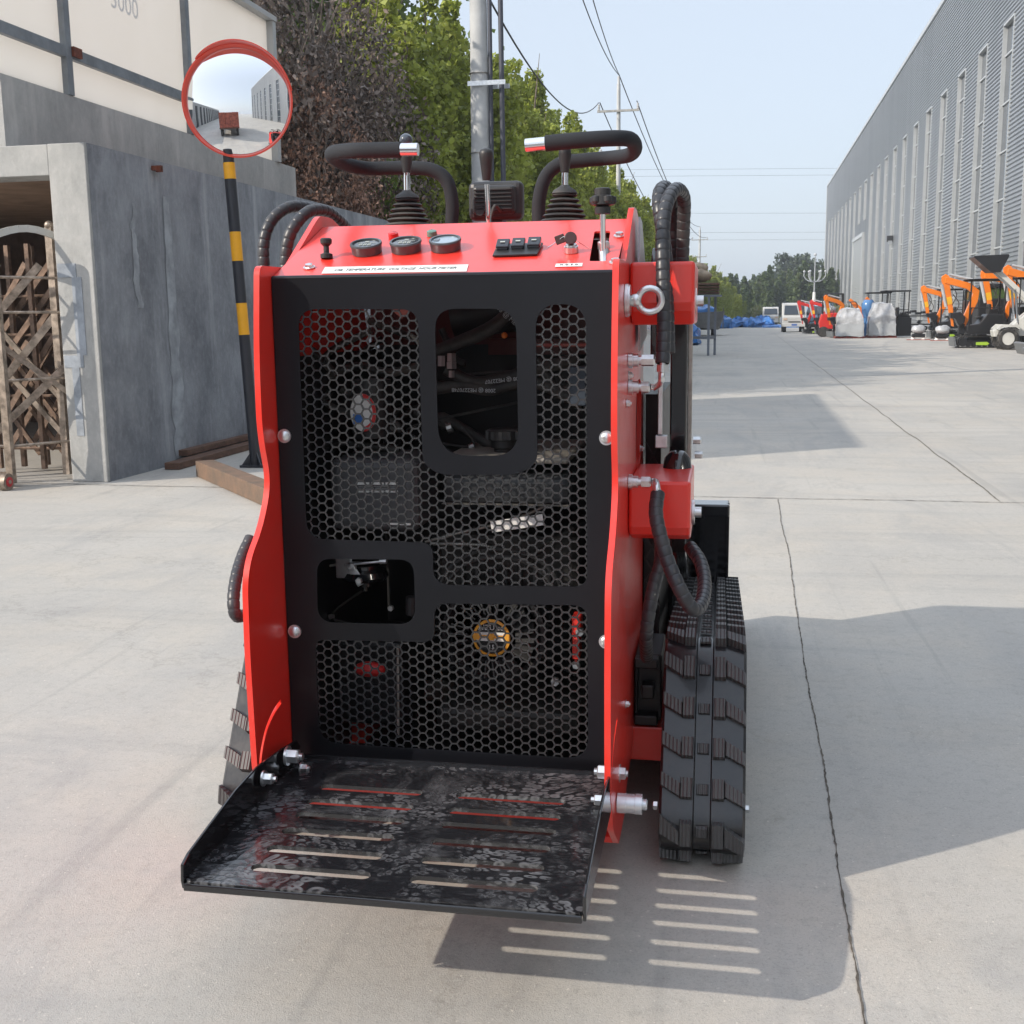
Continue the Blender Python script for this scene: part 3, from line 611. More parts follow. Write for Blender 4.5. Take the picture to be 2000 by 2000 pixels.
wire(R(-4.55,48.4,9.7),R(-4.4,125.8,9.2),1.6,.022,'power line from the middle pole to the farthest pole, right hand one')
wire(R(-5.28,48.4,10.75),R(-5.1,125.8,10.3),1.5,.022,'power line from the middle pole to the farthest pole, topmost one')
wire(R(-6.05,48.4,9.7),R(-5.8,125.8,9.2),2.2,.022,'power line from the middle pole to the farthest pole, left hand one')
for (y0,y1) in ((332,328),(345,341),(417,416),(455,453),(469,468)):
    wire(at(1150,y0,'b',260),at(1750,y1,'b',300),.0,.025,'thin transmission line crossing the pale sky far behind the yard','distant transmission lines')
# ---------------- branching street lamp ----------------
setorg(None)
x0=1580; bL=118; base=R((x0-1457)/2275*bL,bL,0)
e=empty('street_lamp',base,'pale multi-branch street lamp in front of the far trees','street lamp')
lm=mat('lamp_post_grey',(.35,.37,.4),.5); m_=MB(); m_.cyl(base,base+Vector((0,0,6.6)),.10,10,.05); m_.build('post',lm,e)
m_=MB(); m_.cyl(base+Vector((0,0,1.6)),base+Vector((0,0,3.2)),.2,10,.14); m_.build('banner_sleeve',whitep,e)
for k in range(6):
    a=k*math.pi/3; d=Vector((math.cos(a),math.sin(a),0)); m_=MB(); q=base+Vector((0,0,4.2)); m_.tube(cr([q,q+d*.6+Vector((0,0,.1)),q+d*1.0+Vector((0,0,.5)),q+d*1.0+Vector((0,0,.9))],4),.05,6); m_.build('branch',lm,e); m_=MB(); m_.sphere(q+d*1.0+Vector((0,0,1.0)),.12,8,6); m_.build('lamp_globe',mat('dull_globe',(.45,.47,.5),.4),e)
m_=MB(); m_.sphere(base+Vector((0,0,6.8)),.15,8,6); m_.build('lamp_globe',mat('dull_globe',(.45,.47,.5),.4),e)
# ---------------- parked machines along the warehouse ----------------
orange=mat('orange_paint',(.85,.21,.012),.35,0,.4); mblack=mat('machine_black',(.014,.014,.016),.4,0,.1); wrap=mat('plastic_wrap',(.45,.46,.48),.25,0,.25,bump=1.0,bscale=14,var=.12,vscale=9)
mred=mat('machine_red',(.62,.025,.02),.35,0,.4); mwhite=mat('machine_white',(.60,.60,.57),.4,0,.2,dust=.1); yel=mat('machine_yellow_label',(.85,.45,.02),.4); blades=mat('grey_blade',(.13,.14,.15),.45,dust=.3)
greenl=mat('green_label',(.35,.55,.05),.5)
X_,Y_,Z_=Vector((1,0,0)),Vector((0,1,0)),Vector((0,0,1))
def xz(poly,y0,y1,mb): return mb.prism([(p[0],y0,p[1]) for p in poly],(0,y1-y0,0))
def track_loop(x0,x1,r,z0=0,n=10):
    p=[]
    for k in range(n+1): a=math.pi/2+math.pi*k/n; p.append((x0+r*math.cos(a),z0+r+r*math.sin(a)))
    for k in range(n+1): a=-math.pi/2+math.pi*k/n; p.append((x1+r*math.cos(a),z0+r+r*math.sin(a)))
    return p
def mini_track(e,y,x0,x1,r,w_):
    p=track_loop(x0,x1,r); m=MB(); q=track_loop(x0,x1,r*.86,r*.14)
    n=len(p); rs=[[Vector((p[i][0],y-w_/2,p[i][1])),Vector((p[i][0],y+w_/2,p[i][1])),Vector((q[i][0],y+w_/2,q[i][1])),Vector((q[i][0],y-w_/2,q[i][1]))] for i in range(n)]
    m.rings(rs,closed=True)
    L=resample([Vector((a,0,b)) for a,b in p+[p[0]]],.075)
    for i in range(len(L)-1):
        t=(L[i+1]-L[i]).normalized(); nn=Vector((t.z,0,-t.x)); m.box(L[i]-nn*.006*(1)+Vector((0,y,0)),(.035,w_,.03),(t,Y_,nn))
    t_=m.build('track',rub,e)
    m=MB(); k=int((x1-x0)/.19)+1
    for i in range(k+1): xx=x0+(x1-x0)*i/k; rr=r*.72 if i in(0,k) else r*.42; m.cyl((xx,y-w_*.35,r if i in(0,k) else rr+r*.2),(xx,y+w_*.35,r if i in(0,k) else rr+r*.2),rr,14)
    xz([(x0,r*.7),(x1,r*.7),(x1,r*1.3),(x0,r*1.3)],y-w_*.25,y+w_*.25,m); m.build('roller_frame',mblack,t_)
def excavator(loc,label,rz,canopy='cab',group='orange mini excavators parked facing the yard',col=None,fold=True,s=1.0):
    col=col or orange; e=empty('mini_excavator',loc,label,'excavator',rz=rz,group=group); e.scale=(s,s,s); setorg(None)
    for y in (-.36,.36): mini_track(e,y,-.52,.52,.19,.22)
    m=MB(); m.box((0,0,.32),(.7,.5,.16)); m.build('undercarriage',mblack,e,bevel=.01)
    m=MB(); xz([(.72,.05),(.80,.05),(.84,.35),(.78,.36)],-.5,.5,m); m.box((.5,.2,.28),(.5,.05,.05)); m.box((.5,-.2,.28),(.5,.05,.05)); m.build('dozer_blade',blades,e)
    m=MB(); xz([(-.75,.45),(.35,.45),(.42,.55),(.42,.72),(.05,.78),(-.2,1.1),(-.72,1.1),(-.82,.9)],-.44,.44,m); m.build('engine_cover',mblack,e,bevel=.03)
    m=MB(); xz([(-.86,.45),(-.70,.44),(-.72,.85),(-.84,.85)],-.46,.46,m); m.build('counterweight',mblack,e,bevel=.02)
    m=MB(); m.box((-.12,-.1,.98),(.42,.42,.10)); m.box((-.32,-.1,1.2),(.10,.40,.45)); m.build('seat',plas,e,bevel=.03)
    for y in (-.12,.16): m=MB(); m.cyl((.3,y,.7),(.27,y,1.25),.018,8); m.sphere((.27,y,1.28),.035,8,6); m.build('control_lever',mblack,e)
    if canopy:
        m=MB()
        if canopy=='cab':
            for x in (-.7,.36):
                for y in (-.42,.42): m=MB(); m.cyl((x,y,.7),(x-.02,y,2.16),.026,8); m.build('canopy_post',mblack,e)
            for y in (-.42,.42): m=MB(); m.cyl((-.7,y,1.3),(.36,y,1.3),.018,6); m.build('canopy_rail',mblack,e); m=MB(); m.box((-.17,0,2.2),(1.25,.98,.07)); m.build('canopy_roof',mblack,e,bevel=.03)
        else:
            for y in (-.40,.40): m.tube(cr([(-.6,y,.9),(-.6,y,1.75),(-.5,y,1.98),(-.3,y,2.0)],5),.025,8); 
            m.tube([(-.3,-.4,2.0),(-.3,.4,2.0)],.025,8); m.tube([(-.6,-.4,1.5),(-.6,.4,1.5)],.025,8); m.build('roll_bar',mblack,e)
    # boom: base at swing post, elbow at the front top, stick folded back down
    m=MB(); m.box((.52,0,.62),(.2,.2,.34)); m.build('swing_post',mblack,e,bevel=.02)
    if fold:
        m=MB(); xz([(.44,.62),(.62,.66),(.28,1.55),(.22,1.78),(.42,1.92),(1.12,2.12),(1.10,2.30),(1.02,2.32),(.30,2.10),(.02,1.86),(.06,1.5)],-.09,.09,m); m.build('boom',col,e,bevel=.012)
        m=MB(); xz([(1.0,2.36),(1.1,2.42),(1.22,2.34),(1.22,2.18),(1.14,2.0),(1.02,1.55),(.94,1.14),(.82,1.12),(.80,1.2),(.86,1.6),(.95,2.02),(.93,2.2)],-.05,.05,m); m.build('stick',col,e,bevel=.012)
        m=MB(); m.box((.945,0,1.55),(.15,.104,.24),(Vector((.975,0,-.22)).normalized(),Y_,Vector((.22,0,.975)).normalized())); m.build('warning_label',yel,e)
        m=MB(); m.cyl((1.2,0,2.08),(1.03,0,1.35),.062,12,.05); m.build('stick_cylinder',wrap,e,smooth=50)
        m=MB(); m.cyl((.25,0,2.22),(.98,0,2.40),.05,12,.04); m.build('boom_cylinder',wrap,e,smooth=50)
        m=MB(); xz([(.92,1.16),(.82,1.14),(.60,1.18),(.44,1.0),(.46,.82),(.60,.70),(.66,.78),(.74,.95),(.90,.98)],-.2,.2,m); m.build('bucket',mblack,e,bevel=.01)
        m=MB(); xz([(.82,1.12),(.90,1.14),(.84,.72),(.76,.70)],-.03,.03,m); m.build('bucket_link',col,e)
        for z_,x_ in ((1.75,.93),(1.45,.84)): m=MB(); m.tube(cr([(x_,.05,z_+.3),(x_-.2,.06,z_),(x_-.08,.05,z_-.35)],5),.016,6); m.build('hydraulic_hose',rub,e)
    m=MB(); xz([(-.3,.14),(-.22,.20),(.12,.19),(.12,.1),(-.22,.09)],-.475,-.472,m); xz([(-.3,.14),(-.22,.20),(.12,.19),(.12,.1),(-.22,.09)],.472,.475,m); m.build('arrow_label',greenl,e)
    return e
FACE=math.pi-TH
ex=excavator(R(6.5+1.0,40.8),'orange mini excavator with black canopy beside the wheeled loader, its whole track in view',FACE)
def dupx(a,b,label,s=1.0,rz=FACE,src=ex):
    c=copy_tree(src); c.location=R(a,b); c.rotation_euler.z=rz; c.scale=(s,s,s); c['label']=label; return c
dupx(8.8,55,'farthest orange mini excavator of the near group, standing behind the white wrapped engines',.98)
dupx(9.35,43.6,'orange mini excavator whose arm rises just right of the raised black bucket',1.1)
dupx(9.85,42.2,'orange mini excavator second from the right edge, arm before a black cab roof',1.13)
dupx(9.1,35.3,'orange mini excavator cut by the right picture edge, with a grey blade at its foot',1.0)
# wheeled loader with raised bucket
wl=empty('wheel_loader',R(8.35,38.8),'white compact wheel loader with deep tread tyres and raised black and red bucket','loader',rz=FACE); setorg(None)
wl.scale=(.9,.9,.98)
for x in (-.52,.45):
    for y in (-.48,.48):
        m=MB(); m.lathe((x,y-.13,.35),(0,1,0),[(0,.2),(0,.31),(.03,.345),(.23,.345),(.26,.31),(.26,.2)],28,cap=False); 
        for k in range(20):
            a=k*2*math.pi/20; d=Vector((math.cos(a),0,math.sin(a))); t=Vector((-math.sin(a),0,math.cos(a))); m.box(Vector((x,y+(.06 if k%2 else -.06),.35))+d*.345,(.03,.14,.035),((t+Y_*.4*(1 if k%2 else -1)).normalized(),Y_,d))
        t_=m.build('wheel',rub,wl,smooth=40); m=MB(); m.lathe((x,y-.12,.35),(0,1,0),[(0,.205),(.03,.19),(.05,.08),(.1,.08),(.14,.08),(.19,.08),(.21,.19),(.24,.205)],20); m.build('rim',mwhite,t_,smooth=40)
m=MB(); xz([(-.95,.45),(.85,.4),(.9,.62),(.35,.72),(.1,.95),(-.3,1.25),(-.9,1.2),(-1.0,.9)],-.3,.3,m); m.build('body',mwhite,wl,bevel=.03)
for x in (-.5,.46):
    for y in (-.44,.44): m=MB(); xz([(x-.38,.62),(x-.28,.78),(x+.2,.80),(x+.36,.66),(x+.30,.62),(x+.16,.72),(x-.24,.71)],y-.15,y+.15,m); m.build('mudguard',mwhite,wl)
for y in (-.28,.28): m=MB(); m.beam((-.55,y,1.25),(.95,y,2.55),.07,.14); m.build('lift_arm',mwhite,wl); m=MB(); m.cyl((.1,y,.8),(.25,y,1.9),.04,10); m.build('lift_cylinder',chrome,wl)
m=MB(); xz([(.80,2.42),(1.12,2.42),(1.70,2.90),(1.68,2.94),(.58,2.97),(.55,2.92)],-.5,.5,m); bk=m.build('bucket',mblack,wl,bevel=.01)
m=MB(); m.prism([(1.14,-.504,2.45),(1.62,-.504,2.87),(1.34,-.504,2.93),(.94,-.504,2.46)],(0,.003,0)); m.build('red_panel',mred,bk)
m=MB(); 
for x in (-.75,.1):
    for y in (-.3,.3): m=MB(); m.cyl((x,y,1.1),(x,y,2.2),.025,8); m.build('canopy_post',mblack,wl); m=MB(); m.box((-.32,0,2.23),(1.1,.85,.06)); m.build('canopy_roof',mblack,wl,bevel=.02)
# far black cab roof and red pointed canopy at the picture edge
cb=empty('cab_machine',R(10.2,40.5),'dark cab machine with tinted green windows and rounded black roof behind the orange arms','loader',rz=FACE,group='dark cab machines behind the orange arms'); setorg(None)
m=MB(); m.box((0,0,1.1),(1.3,1.2,1.4)); m.build('body',mblack,cb,bevel=.05)
m=MB(); m.box((0,0,2.02),(1.15,1.1,.42)); m.build('window_glass',mat('tinted_green_glass',(.07,.11,.04),.12),cb)
for x in (-.58,.58):
    for y in (-.56,.56): m=MB(); m.cyl((x,y,1.8),(x*.96,y*.96,2.26),.04,8); m.build('cab_post',mblack,cb)
m=MB(); xz([(-.72,2.24),(.70,2.24),(.62,2.36),(.3,2.42),(-.6,2.40)],-.65,.65,m); m.build('cab_roof',mblack,cb,bevel=.03)
for y in (-.5,.5): mini_track(cb,y,-.5,.5,.2,.25)
for (a_,b_,l_) in ((9.2,47.5,'dark cab machine behind the excavator that stands beside the wheeled loader'),(9.6,52,'dark cab machine between the two leftmost orange arms of the near group')):
    cc=copy_tree(cb); cc.location=R(a_,b_); cc['label']=l_; cc.scale=(.92,.92,.92)
rcn=empty('parasol_machine',R(10.4,39),'red sun canopy on thin posts above the rightmost orange arms','canopy',rz=FACE); setorg(None)
m=MB(); m.box((.1,0,2.62),(1.0,1.0,.06)); m.build('canopy_top',mred,rcn,bevel=.02)
for x in (-.3,.45):
    for y in (-.45,.45): m=MB(); m.cyl((x,y,0),(x,y,2.6),.018,6); m.build('post',mblack,rcn)
# grey dozer blades on the ground at the right edge
def blade(loc,label):
    e=empty('dozer_blade',loc,label,'blade',rz=FACE,group='grey blades lying on the ground'); setorg(None); m=MB(); xz([(-.05,0),(.05,.0),(.16,.30),(.10,.34),(.06,.30)],-.75,.75,m); m.build('blade_plate',blades,e,bevel=.005); m=MB(); m.box((-.35,.3,.12),(.7,.08,.1)); m.box((-.35,-.3,.12),(.7,.08,.1)); m.build('push_arm',mblack,e)
blade(R(6.7,29.2),'wide grey dozer blade on the ground at the right picture edge'); blade(R(7.6,34.4),'grey dozer blade on the ground just behind the loader wheel')
# second group of machines
ca=excavator(R(6.9,59.5),'mini excavator with a large black canopy behind the right wrapped pallet',FACE+.15,'cab','canopied machines behind the wrapped pallets',fold=False)
m=MB(); setorg(None); xz([(.3,.9),(.6,1.0),(1.3,1.85),(1.2,1.95),(.5,1.35)],-.06,.06,m); m.build('boom',orange,ca,bevel=.01)
c2=dupx(6.3,61.5,'mini excavator with black canopy and blue wrapped seat behind the left wrapped pallet',.98,src=ca); c2['group']='canopied machines behind the wrapped pallets'
rb=excavator(R(4.6,58.5),'small black mini excavator with orange arm and thin roll bar behind the left wrapped pallet',FACE+.3,'bar','canopied machines behind the wrapped pallets',s=.85)
bt=empty('plastic_bundle',R(5.75,58.9,0),'blue plastic wrapped seat bundle standing under the black canopy','bundle'); setorg(None)
m=MB(); m.lathe((0,0,0),(0,0,1),[(0,.25),(.7,.28),(.95,.2),(1.2,.30),(1.6,.32),(1.8,.2)],14); m.build('wrapped_bundle',mat('blue_film',(.08,.20,.42),.2,0,.3,bump=1,bscale=8),bt,smooth=60)
rl=empty('mini_loader',R(4.15,60.5),'red compact loader with black roll bar frame left of the wrapped pallets','loader',rz=FACE); setorg(None)
m=MB(); xz([(-.6,.4),(.55,.4),(.62,.7),(.5,1.15),(-.2,1.2),(-.6,1.0)],-.4,.4,m); m.build('body',mred,rl,bevel=.04)
for x in (-.4,.4):
    for y in (-.42,.42): m=MB(); m.cyl((x,y-.1,.26),(x,y+.1,.26),.26,18); m.build('wheel',rub,rl,smooth=40)
for y in (-.38,.38): m=MB(); m.tube(cr([(-.5,y,1.0),(-.52,y,2.0),(-.44,y,2.12),(.3,y,2.12),(.4,y,2.0),(.45,y,1.1)],5),.03,8); m.build('roll_bar',mblack,rl)
m=MB(); m.sphere((.1,0,1.35),.3,12,8,(1.1,.8,.7)); m.build('wrapped_seat',wrap,rl,smooth=60)
for i,(a,b) in enumerate(((3.3,69.5),(3.9,67.5))):
    e=excavator(R(a+.5,b),('red mini digger arm farther left, in front of the blue van','red mini digger arm nearer the red loader')[i],FACE,None,'red mini diggers between van and loader',mred,True,.8) if i==0 else dupx(a+.5,b,'red mini digger nearer the red loader',.8,src=e); 
    if i: e['group']='red mini diggers between van and loader'
# wrapped pallets
def crumple(mb,c,d,seed,amp=.06,n=14,taper=.25):
    vs=[];fs=[]
    faces=[(0,1,2,1),(0,1,2,-1),(1,2,0,1),(1,2,0,-1),(2,0,1,1),(2,0,1,-1)]
    for (i,j,k,s_) in faces:
        b0=len(vs)
        for p in range(n+1):
            for q in range(n+1):
                v=[0,0,0]; v[i]=p/n*2-1; v[j]=q/n*2-1; v[k]=s_; t=(v[2]+1)/2; sh=1-taper*max(0,t-.6)/.4
                x=Vector((v[0]*d[0]/2*sh,v[1]*d[1]/2*sh,(v[2]+1)*d[2]/2)); nn=noise.turbulence_vector(x*2.3+Vector((seed,seed*2,0)),4,False)
                vs.append(Vector(c)+x+nn*amp)
        for p in range(n):
            for q in range(n): a=b0+p*(n+1)+q; fs.append((a,a+1,a+n+2,a+n+1))
    mb.add(vs,fs)
pal=mat('red_pallet',(.30,.07,.05),.8,var=.3)
for i,(a,b,l) in enumerate(((4.75,57.0,'left white film-wrapped crate on a red pallet'),(6.25,57.6,'right white film-wrapped crate with a peaked top on a red pallet'))):
    e=empty('wrapped_crate',R(a,b),l,'crate',rz=-TH,group='film-wrapped crates'); e.scale=(.9,.9,.9); setorg(None); m=MB(); crumple(m,(0,0,.12),(1.3,1.2,1.42+.25*i),3+i*5,.09,16,.3); m.build('film_wrap',wrap,e,smooth=60)
    m=MB(); crumple(m,(0,-.05,.12),(1.36,1.2,.62),13+i*5,.03,8,0); m.build('lower_wrap',mat('film_wrap_grey',(.42,.44,.46),.25,0,.3,bump=.8,bscale=12),e,smooth=50)
    m=MB()
    for y in (-.5,0,.5): m.box((0,y,.04),(1.5,.12,.07))
    for x in np.linspace(-.65,.65,6): m.box((x,0,.095),(.14,1.2,.03))
    m.build('pallet',pal,e)
setorg(None)
e=empty('black_cabinet',R(7.35,58.2),'plain black steel cabinet on a white board right of the wrapped crates','cabinet',rz=-TH); setorg(None)
m=MB(); m.box((0,0,.50),(.62,.5,.86)); m.build('cabinet_body',mblack,e,bevel=.02); m=MB(); m.box((-.1,-.253,.5),(.02,.004,.8)); m.build('door_seam',plas,e); m=MB(); m.box((.1,0,.035),(1.7,1.1,.06)); m.build('base_board',whitep,e)
rk=empty('attachment_rack',R(8.0,58.5),'black steel attachments piled on a low rack behind the cabinet','rack',rz=-TH); setorg(None)
m=MB()
for z in (.25,.6,1.0): m.box((0,0,z),(1.9,.9,.06))
for x in (-.9,.9):
    for y in (-.4,.4): m.box((x,y,.55),(.06,.06,1.1))
m.build('rack_frame',mblack,rk)
for i in range(7): m=MB(); m.box((-.7+i*.24,-.1+.1*(i%2),1.12+.05*(i%3)),(.2,.8,.12)); m.build('attachment',mblack,rk,bevel=.02)
for i in range(5): m=MB(); m.cyl((-.7+i*.34,-.3,.42),(-.7+i*.34,.3,.42),.12,12); m.build('attachment',mblack,rk)
for i,(a,b) in enumerate(((7.25,52.5),(8.0,51.0))):
    e=empty('wrapped_engine',R(a,b),('white plastic-wrapped engine on a low stand left of the wrapped pair','white plastic-wrapped engine on a low stand nearer the excavator blade')[i],'engine',rz=-TH,group='plastic-wrapped engines on stands'); setorg(None)
    m=MB(); m.sphere((0,0,.62),.36,16,12,(1.15,.9,.75)); 
    for k,vv in enumerate(m.v): m.v[k]=vv+noise.turbulence_vector(vv*4,3,False)*.07
    m.build('film_wrap',wrap,e,smooth=60); m=MB(); m.box((0,0,.26),(.75,.3,.2)); m.build('engine_base',mblack,e,bevel=.02); e.scale=(.72,.72,.72)
    m=MB()
    for x in (-.3,.3): m.cyl((x,0,0),(x,0,.18),.16,10,.08)
    m.build('stand_foot',whitep,e); m=MB(); m.box((0,-.1,.02),(1.3,.5,.035)); m.build('pallet',pal,e)
setorg(None)
# ---------------- small trucks ----------------
def van(loc,label,colm,grp,w_=1.45,h_=1.8,bed=True,rz=0):
    e=empty('mini_truck',loc,label,'truck',rz=rz,group=grp); setorg(None)
    m=MB(); prof=[(0,.35),(0,.95),(.12,1.05),(.42,h_-.1),(.55,h_),(1.35,h_),(1.42,h_-.1),(1.42,.35)]
    m.prism([(-w_/2,y,z) for y,z in prof],(w_,0,0)); m.build('cab',colm,e,bevel=.04)
    m=MB(); m.prism([(-w_*.42,.135,1.10),(w_*.42,.135,1.10),(w_*.40,.38,h_-.18),(-w_*.40,.38,h_-.18)],(0,-.03,.012)); m.build('windscreen',glassd,e)
    for s_ in (-1,1):
        m=MB(); m.box((s_*w_*.37,-.01,.82),(.24,.05,.13)); m.build('headlight',mat('headlight_lens',(.55,.40,.30),.15),e,bevel=.02)
        m=MB(); m.cyl((s_*w_*.38-.09,.55,.27),(s_*w_*.38+.09,.55,.27),.27,16); m.build('wheel',rub,e)
        m=MB(); m.cyl((s_*w_*.38-.09,2.6,.27),(s_*w_*.38+.09,2.6,.27),.27,16); m.build('wheel',rub,e)
        m=MB(); m.box((s_*(w_/2+.09),.3,1.15),(.08,.04,.2)); m.build('wing_mirror',mblack,e)
    m=MB(); m.box((0,-.03,.45),(w_*1.01,.1,.2)); m.build('bumper',colm,e,bevel=.02)
    m=MB(); m.box((0,-.035,.66),(w_*.5,.02,.05)); m.build('grille',mblack,e); m=MB(); m.box((0,-.085,.47),(.34,.01,.12)); m.build('number_plate',mat('plate_blue',(.08,.15,.4),.5),e)
    m=MB(); m.box((0,2.3,.75),(w_*1.02,1.7,.35)); m.build('cargo_bed',colm,e); return e
vw=mat('van_white',(.50,.50,.49),.35,0,.3); vb=mat('van_blue',(.22,.36,.50),.35,0,.3)
van(R(.95,.0)*0+R((1545-1457)/2275*76,76),'white mini truck nearest to the red machines, facing the camera',vw,'small trucks parked at the end of the yard',1.5,1.85)
van(R((1501-1457)/2275*112,112),'smaller looking white mini truck farther away beside the blue tarpaulin',vw,'small trucks parked at the end of the yard',1.45,1.8)
van(R((1585-1457)/2275*77,77.5),'pale blue mini truck partly hidden by red digger arms',vb,'small trucks parked at the end of the yard',1.55,1.8,rz=-.35)
# ---------------- things along the left of the yard ----------------
tarp=mat('blue_tarpaulin',(.035,.17,.48),.35,0,.1,bump=.6,bscale=5,var=.3,vscale=3)
def pile(loc,d,seed,label,m_,name='tarpaulin_pile',cat='tarpaulin',grp=None,n=14,amp=.25):
    e=empty(name,loc,label,cat,rz=-TH,group=grp); setorg(None); mb=MB(); crumple(mb,(0,0,0),d,seed,amp,n,.6); mb.build('cover_sheet',m_,e,smooth=70)
tg='blue tarpaulin heaps at the left end of the yard'
pile(R(-3.0,100),(3.4,2.5,1.15),4,'large blue tarpaulin heap right behind the grey trailer',tarp,grp=tg)
pile(R(-.5,106),(2.2,2,.8),9,'lower blue tarpaulin heap left of the farther white truck',tarp,grp=tg)
pile(R(1.2,104),(2.0,2,.9),15,'blue tarpaulin heap touching the farther white truck',tarp,grp=tg)
pile(R(3.0,102),(3.4,2,.22),21,'flat blue tarpaulin sheet on the ground in front of the farther white truck',tarp,grp=tg,amp=.1)
tl=empty('farm_trailer',R(-2.6,66),'grey steel tipping trailer with a blue sheet on top','trailer',rz=-TH); setorg(None)
sg=mat('grey_trailer_steel',(.13,.13,.13),.6,.2,dust=.3,var=.2)
m=MB(); m.prism([(-1.2,0,.55),(1.05,0,.35),(1.35,0,1.35),(-1.2,0,1.25)],(0,2.6,0)); m.build('tub',sg,tl,bevel=.02)
m=MB()
for k in range(5): m.box((-1.0+k*.5,-.03,.9),(.06,.05,.7))
m.box((1.28,-.05,1.0),(.06,.06,1.1)); m.build('rib',sg,tl); m=MB(); m.box((-.1,1,.4),(2.2,.9,.14)); m.build('chassis',mblack,tl)
for x in (-.8,.7): m=MB(); m.cyl((x-.1,1,.3),(x+.1,1,.3),.3,16); m.build('wheel',rub,tl)
m=MB(); crumple(m,(-.2,1.2,1.2),(2.0,2.2,.5),31,.12,10,.5); m.build('cover_sheet',tarp,tl,smooth=70)
pile(R(-2.9,46.5),(2.0,1.6,1.0),41,'blue tarpaulin bundle on the ground behind the grey steel stand',tarp,grp=tg,amp=.2)
sd=empty('steel_stand',R(-1.55,35),'grey steel work stand with tall legs next to the black lift arm','stand',rz=-TH); setorg(None)
gs=mat('blue_grey_steel',(.17,.19,.23),.5,.3,dust=.2)
for (x,y) in ((.45,-.6),(.62,.0),(-.35,-.3),(-.5,.3)): m=MB(); m.box((x,y,.85),(.07,.07,1.7)); m.build('leg',gs,sd)
m=MB(); m.beam((-.35,-.3,.52),(.45,-.6,.52),.05,.08); m.beam((.45,-.6,.52),(.62,0,.52),.05,.08); m.build('stretcher',gs,sd)
m=MB(); m.box((.0,-.1,1.73),(1.6,1.0,.05)); m.build('top_plate',gs,sd)
bd=empty('board_stack',R(-1.6,35,1.76),'stack of rough boards and sheets lying on the grey steel stand','boards',rz=-TH); setorg(None)
for k in range(4): m=MB(); m.box((.05*k-.1,-.05*k,.05+.085*k),(1.75-.1*k,1.0,.06)); m.build('board',wood,bd,bevel=.01)
for k,(x,y,z,l) in enumerate(((-.1,-.1,.39,'lower tan sack lying on the board stack'),(-.12,.0,.62,'upper tan sack heaped on top of the board stack'))):
    e=empty('sack',R(-1.6,35,1.76)+V*x+U*y+Z_*z,l,'sack',rz=-TH+.3*k,group='tan sacks on the board stack'); setorg(None); m=MB(); m.sphere((0,0,.16),.5,16,10,(1.3-.2*k,.8,.42))
    for q,vv in enumerate(m.v): m.v[q]=vv+noise.turbulence_vector(vv*3+Vector((k*5,0,0)),3,False)*.09
    m.build('sack_body',mat('tan_sackcloth',(.34,.27,.20),.9,var=.25,vscale=5,bump=.4,bscale=30),e,smooth=70)
tb=empty('trolley',R(-2.05,33.6),'small low trolley with white tube handle beside the steel stand','trolley',rz=-TH); setorg(None)
m=MB(); m.tube([(.2,0,.1),(.35,0,1.2)],.025,8); m.build('handle',whitep,tb); m=MB(); m.box((0,0,.14),(.7,.4,.06)); m.build('deck',gs,tb)
for x in (-.25,.25): m=MB(); m.cyl((x,-.2,.08),(x,-.13,.08),.08,12); m.build('wheel',rub,tb)
setorg(None)
# ======================= the stand-on track loader =======================
setorg(None)
XL,XR,YP=-.905,-.205,2.25; TP=.012
LD=empty('track_loader',(-.555,2.9,0),'red and black stand-on mini track loader with a perforated rear panel and fold-down platform','loader')
def AY(x,y,Y): return at(x,y,'Y',Y)
# ---- side plates (profile in Y,z) ----
prof=[(2.195,1.305,.02),(2.352,1.306,.015),(2.525,1.41,.0),(2.56,1.43,.02),(2.64,1.432,.03),(2.80,1.39,.03),(2.90,1.15,.03),(2.93,.60,.03),(2.93,.36,.05),(2.70,.20,.03),(2.45,.155,.02),(2.40,.11,.005),(2.25,.11,.005),(2.12,.20,.03),(2.062,.30,.02),(2.055,.55,.05),(2.062,.72,.06),(2.15,.787,.04),(2.206,.87,.05),(2.170,.97,.05),(2.172,1.13,.1)]
arc=[(2.201,.402),(2.160,.393),(2.121,.374),(2.097,.350),(2.080,.322),(2.074,.294)]
def ribbon2(pts,w_):
    P=[p.xy for p in cr([(a,b,0) for a,b in pts],4)]; L=[];Rr=[]
    for i,p in enumerate(P):
        t=(P[min(i+1,len(P)-1)]-P[max(i-1,0)]).normalized(); n=Vector((-t.y,t.x)); L.append(p+n*w_/2); Rr.append(p-n*w_/2)
    return [tuple(p) for p in L+Rr[::-1]]
vent=roundpoly([(2.66,.84),(2.84,.84),(2.84,1.05),(2.66,1.05)],.08)
for s_,xc in ((-1,XL-TP/2),(1,XR+TP/2)):
    vs,fs=plate(roundpoly(prof,.02),[ribbon2(arc,.011)]+([vent] if s_>0 else []),TP,lambda x,y,z,xc=xc:(xc+z,x,y))
    m_=MB(); m_.add(vs,fs); o=m_.build('side_plate',red,LD,smooth=30,bevel=.0018,seg=2)
    for (px,py) in (((557,851),(577,1232)) if s_<0 else ((1185,855),(1184,1252))):
        p=AY(px,py,YP); m_=MB(); m_.lathe((p.x,YP-.003,p.z),(0,-1,0),[(0,.0145),(.003,.0145),(.003,.011),(.007,.0105),(.0095,.007),(.010,.0)],20); m_.build('bolt',zinc,LD,smooth=35)
# foot of the right plate
m_=MB(); m_.box((-.225,2.315,.117),(.06,.13,.014)); m_.build('foot',red,LD,bevel=.002)
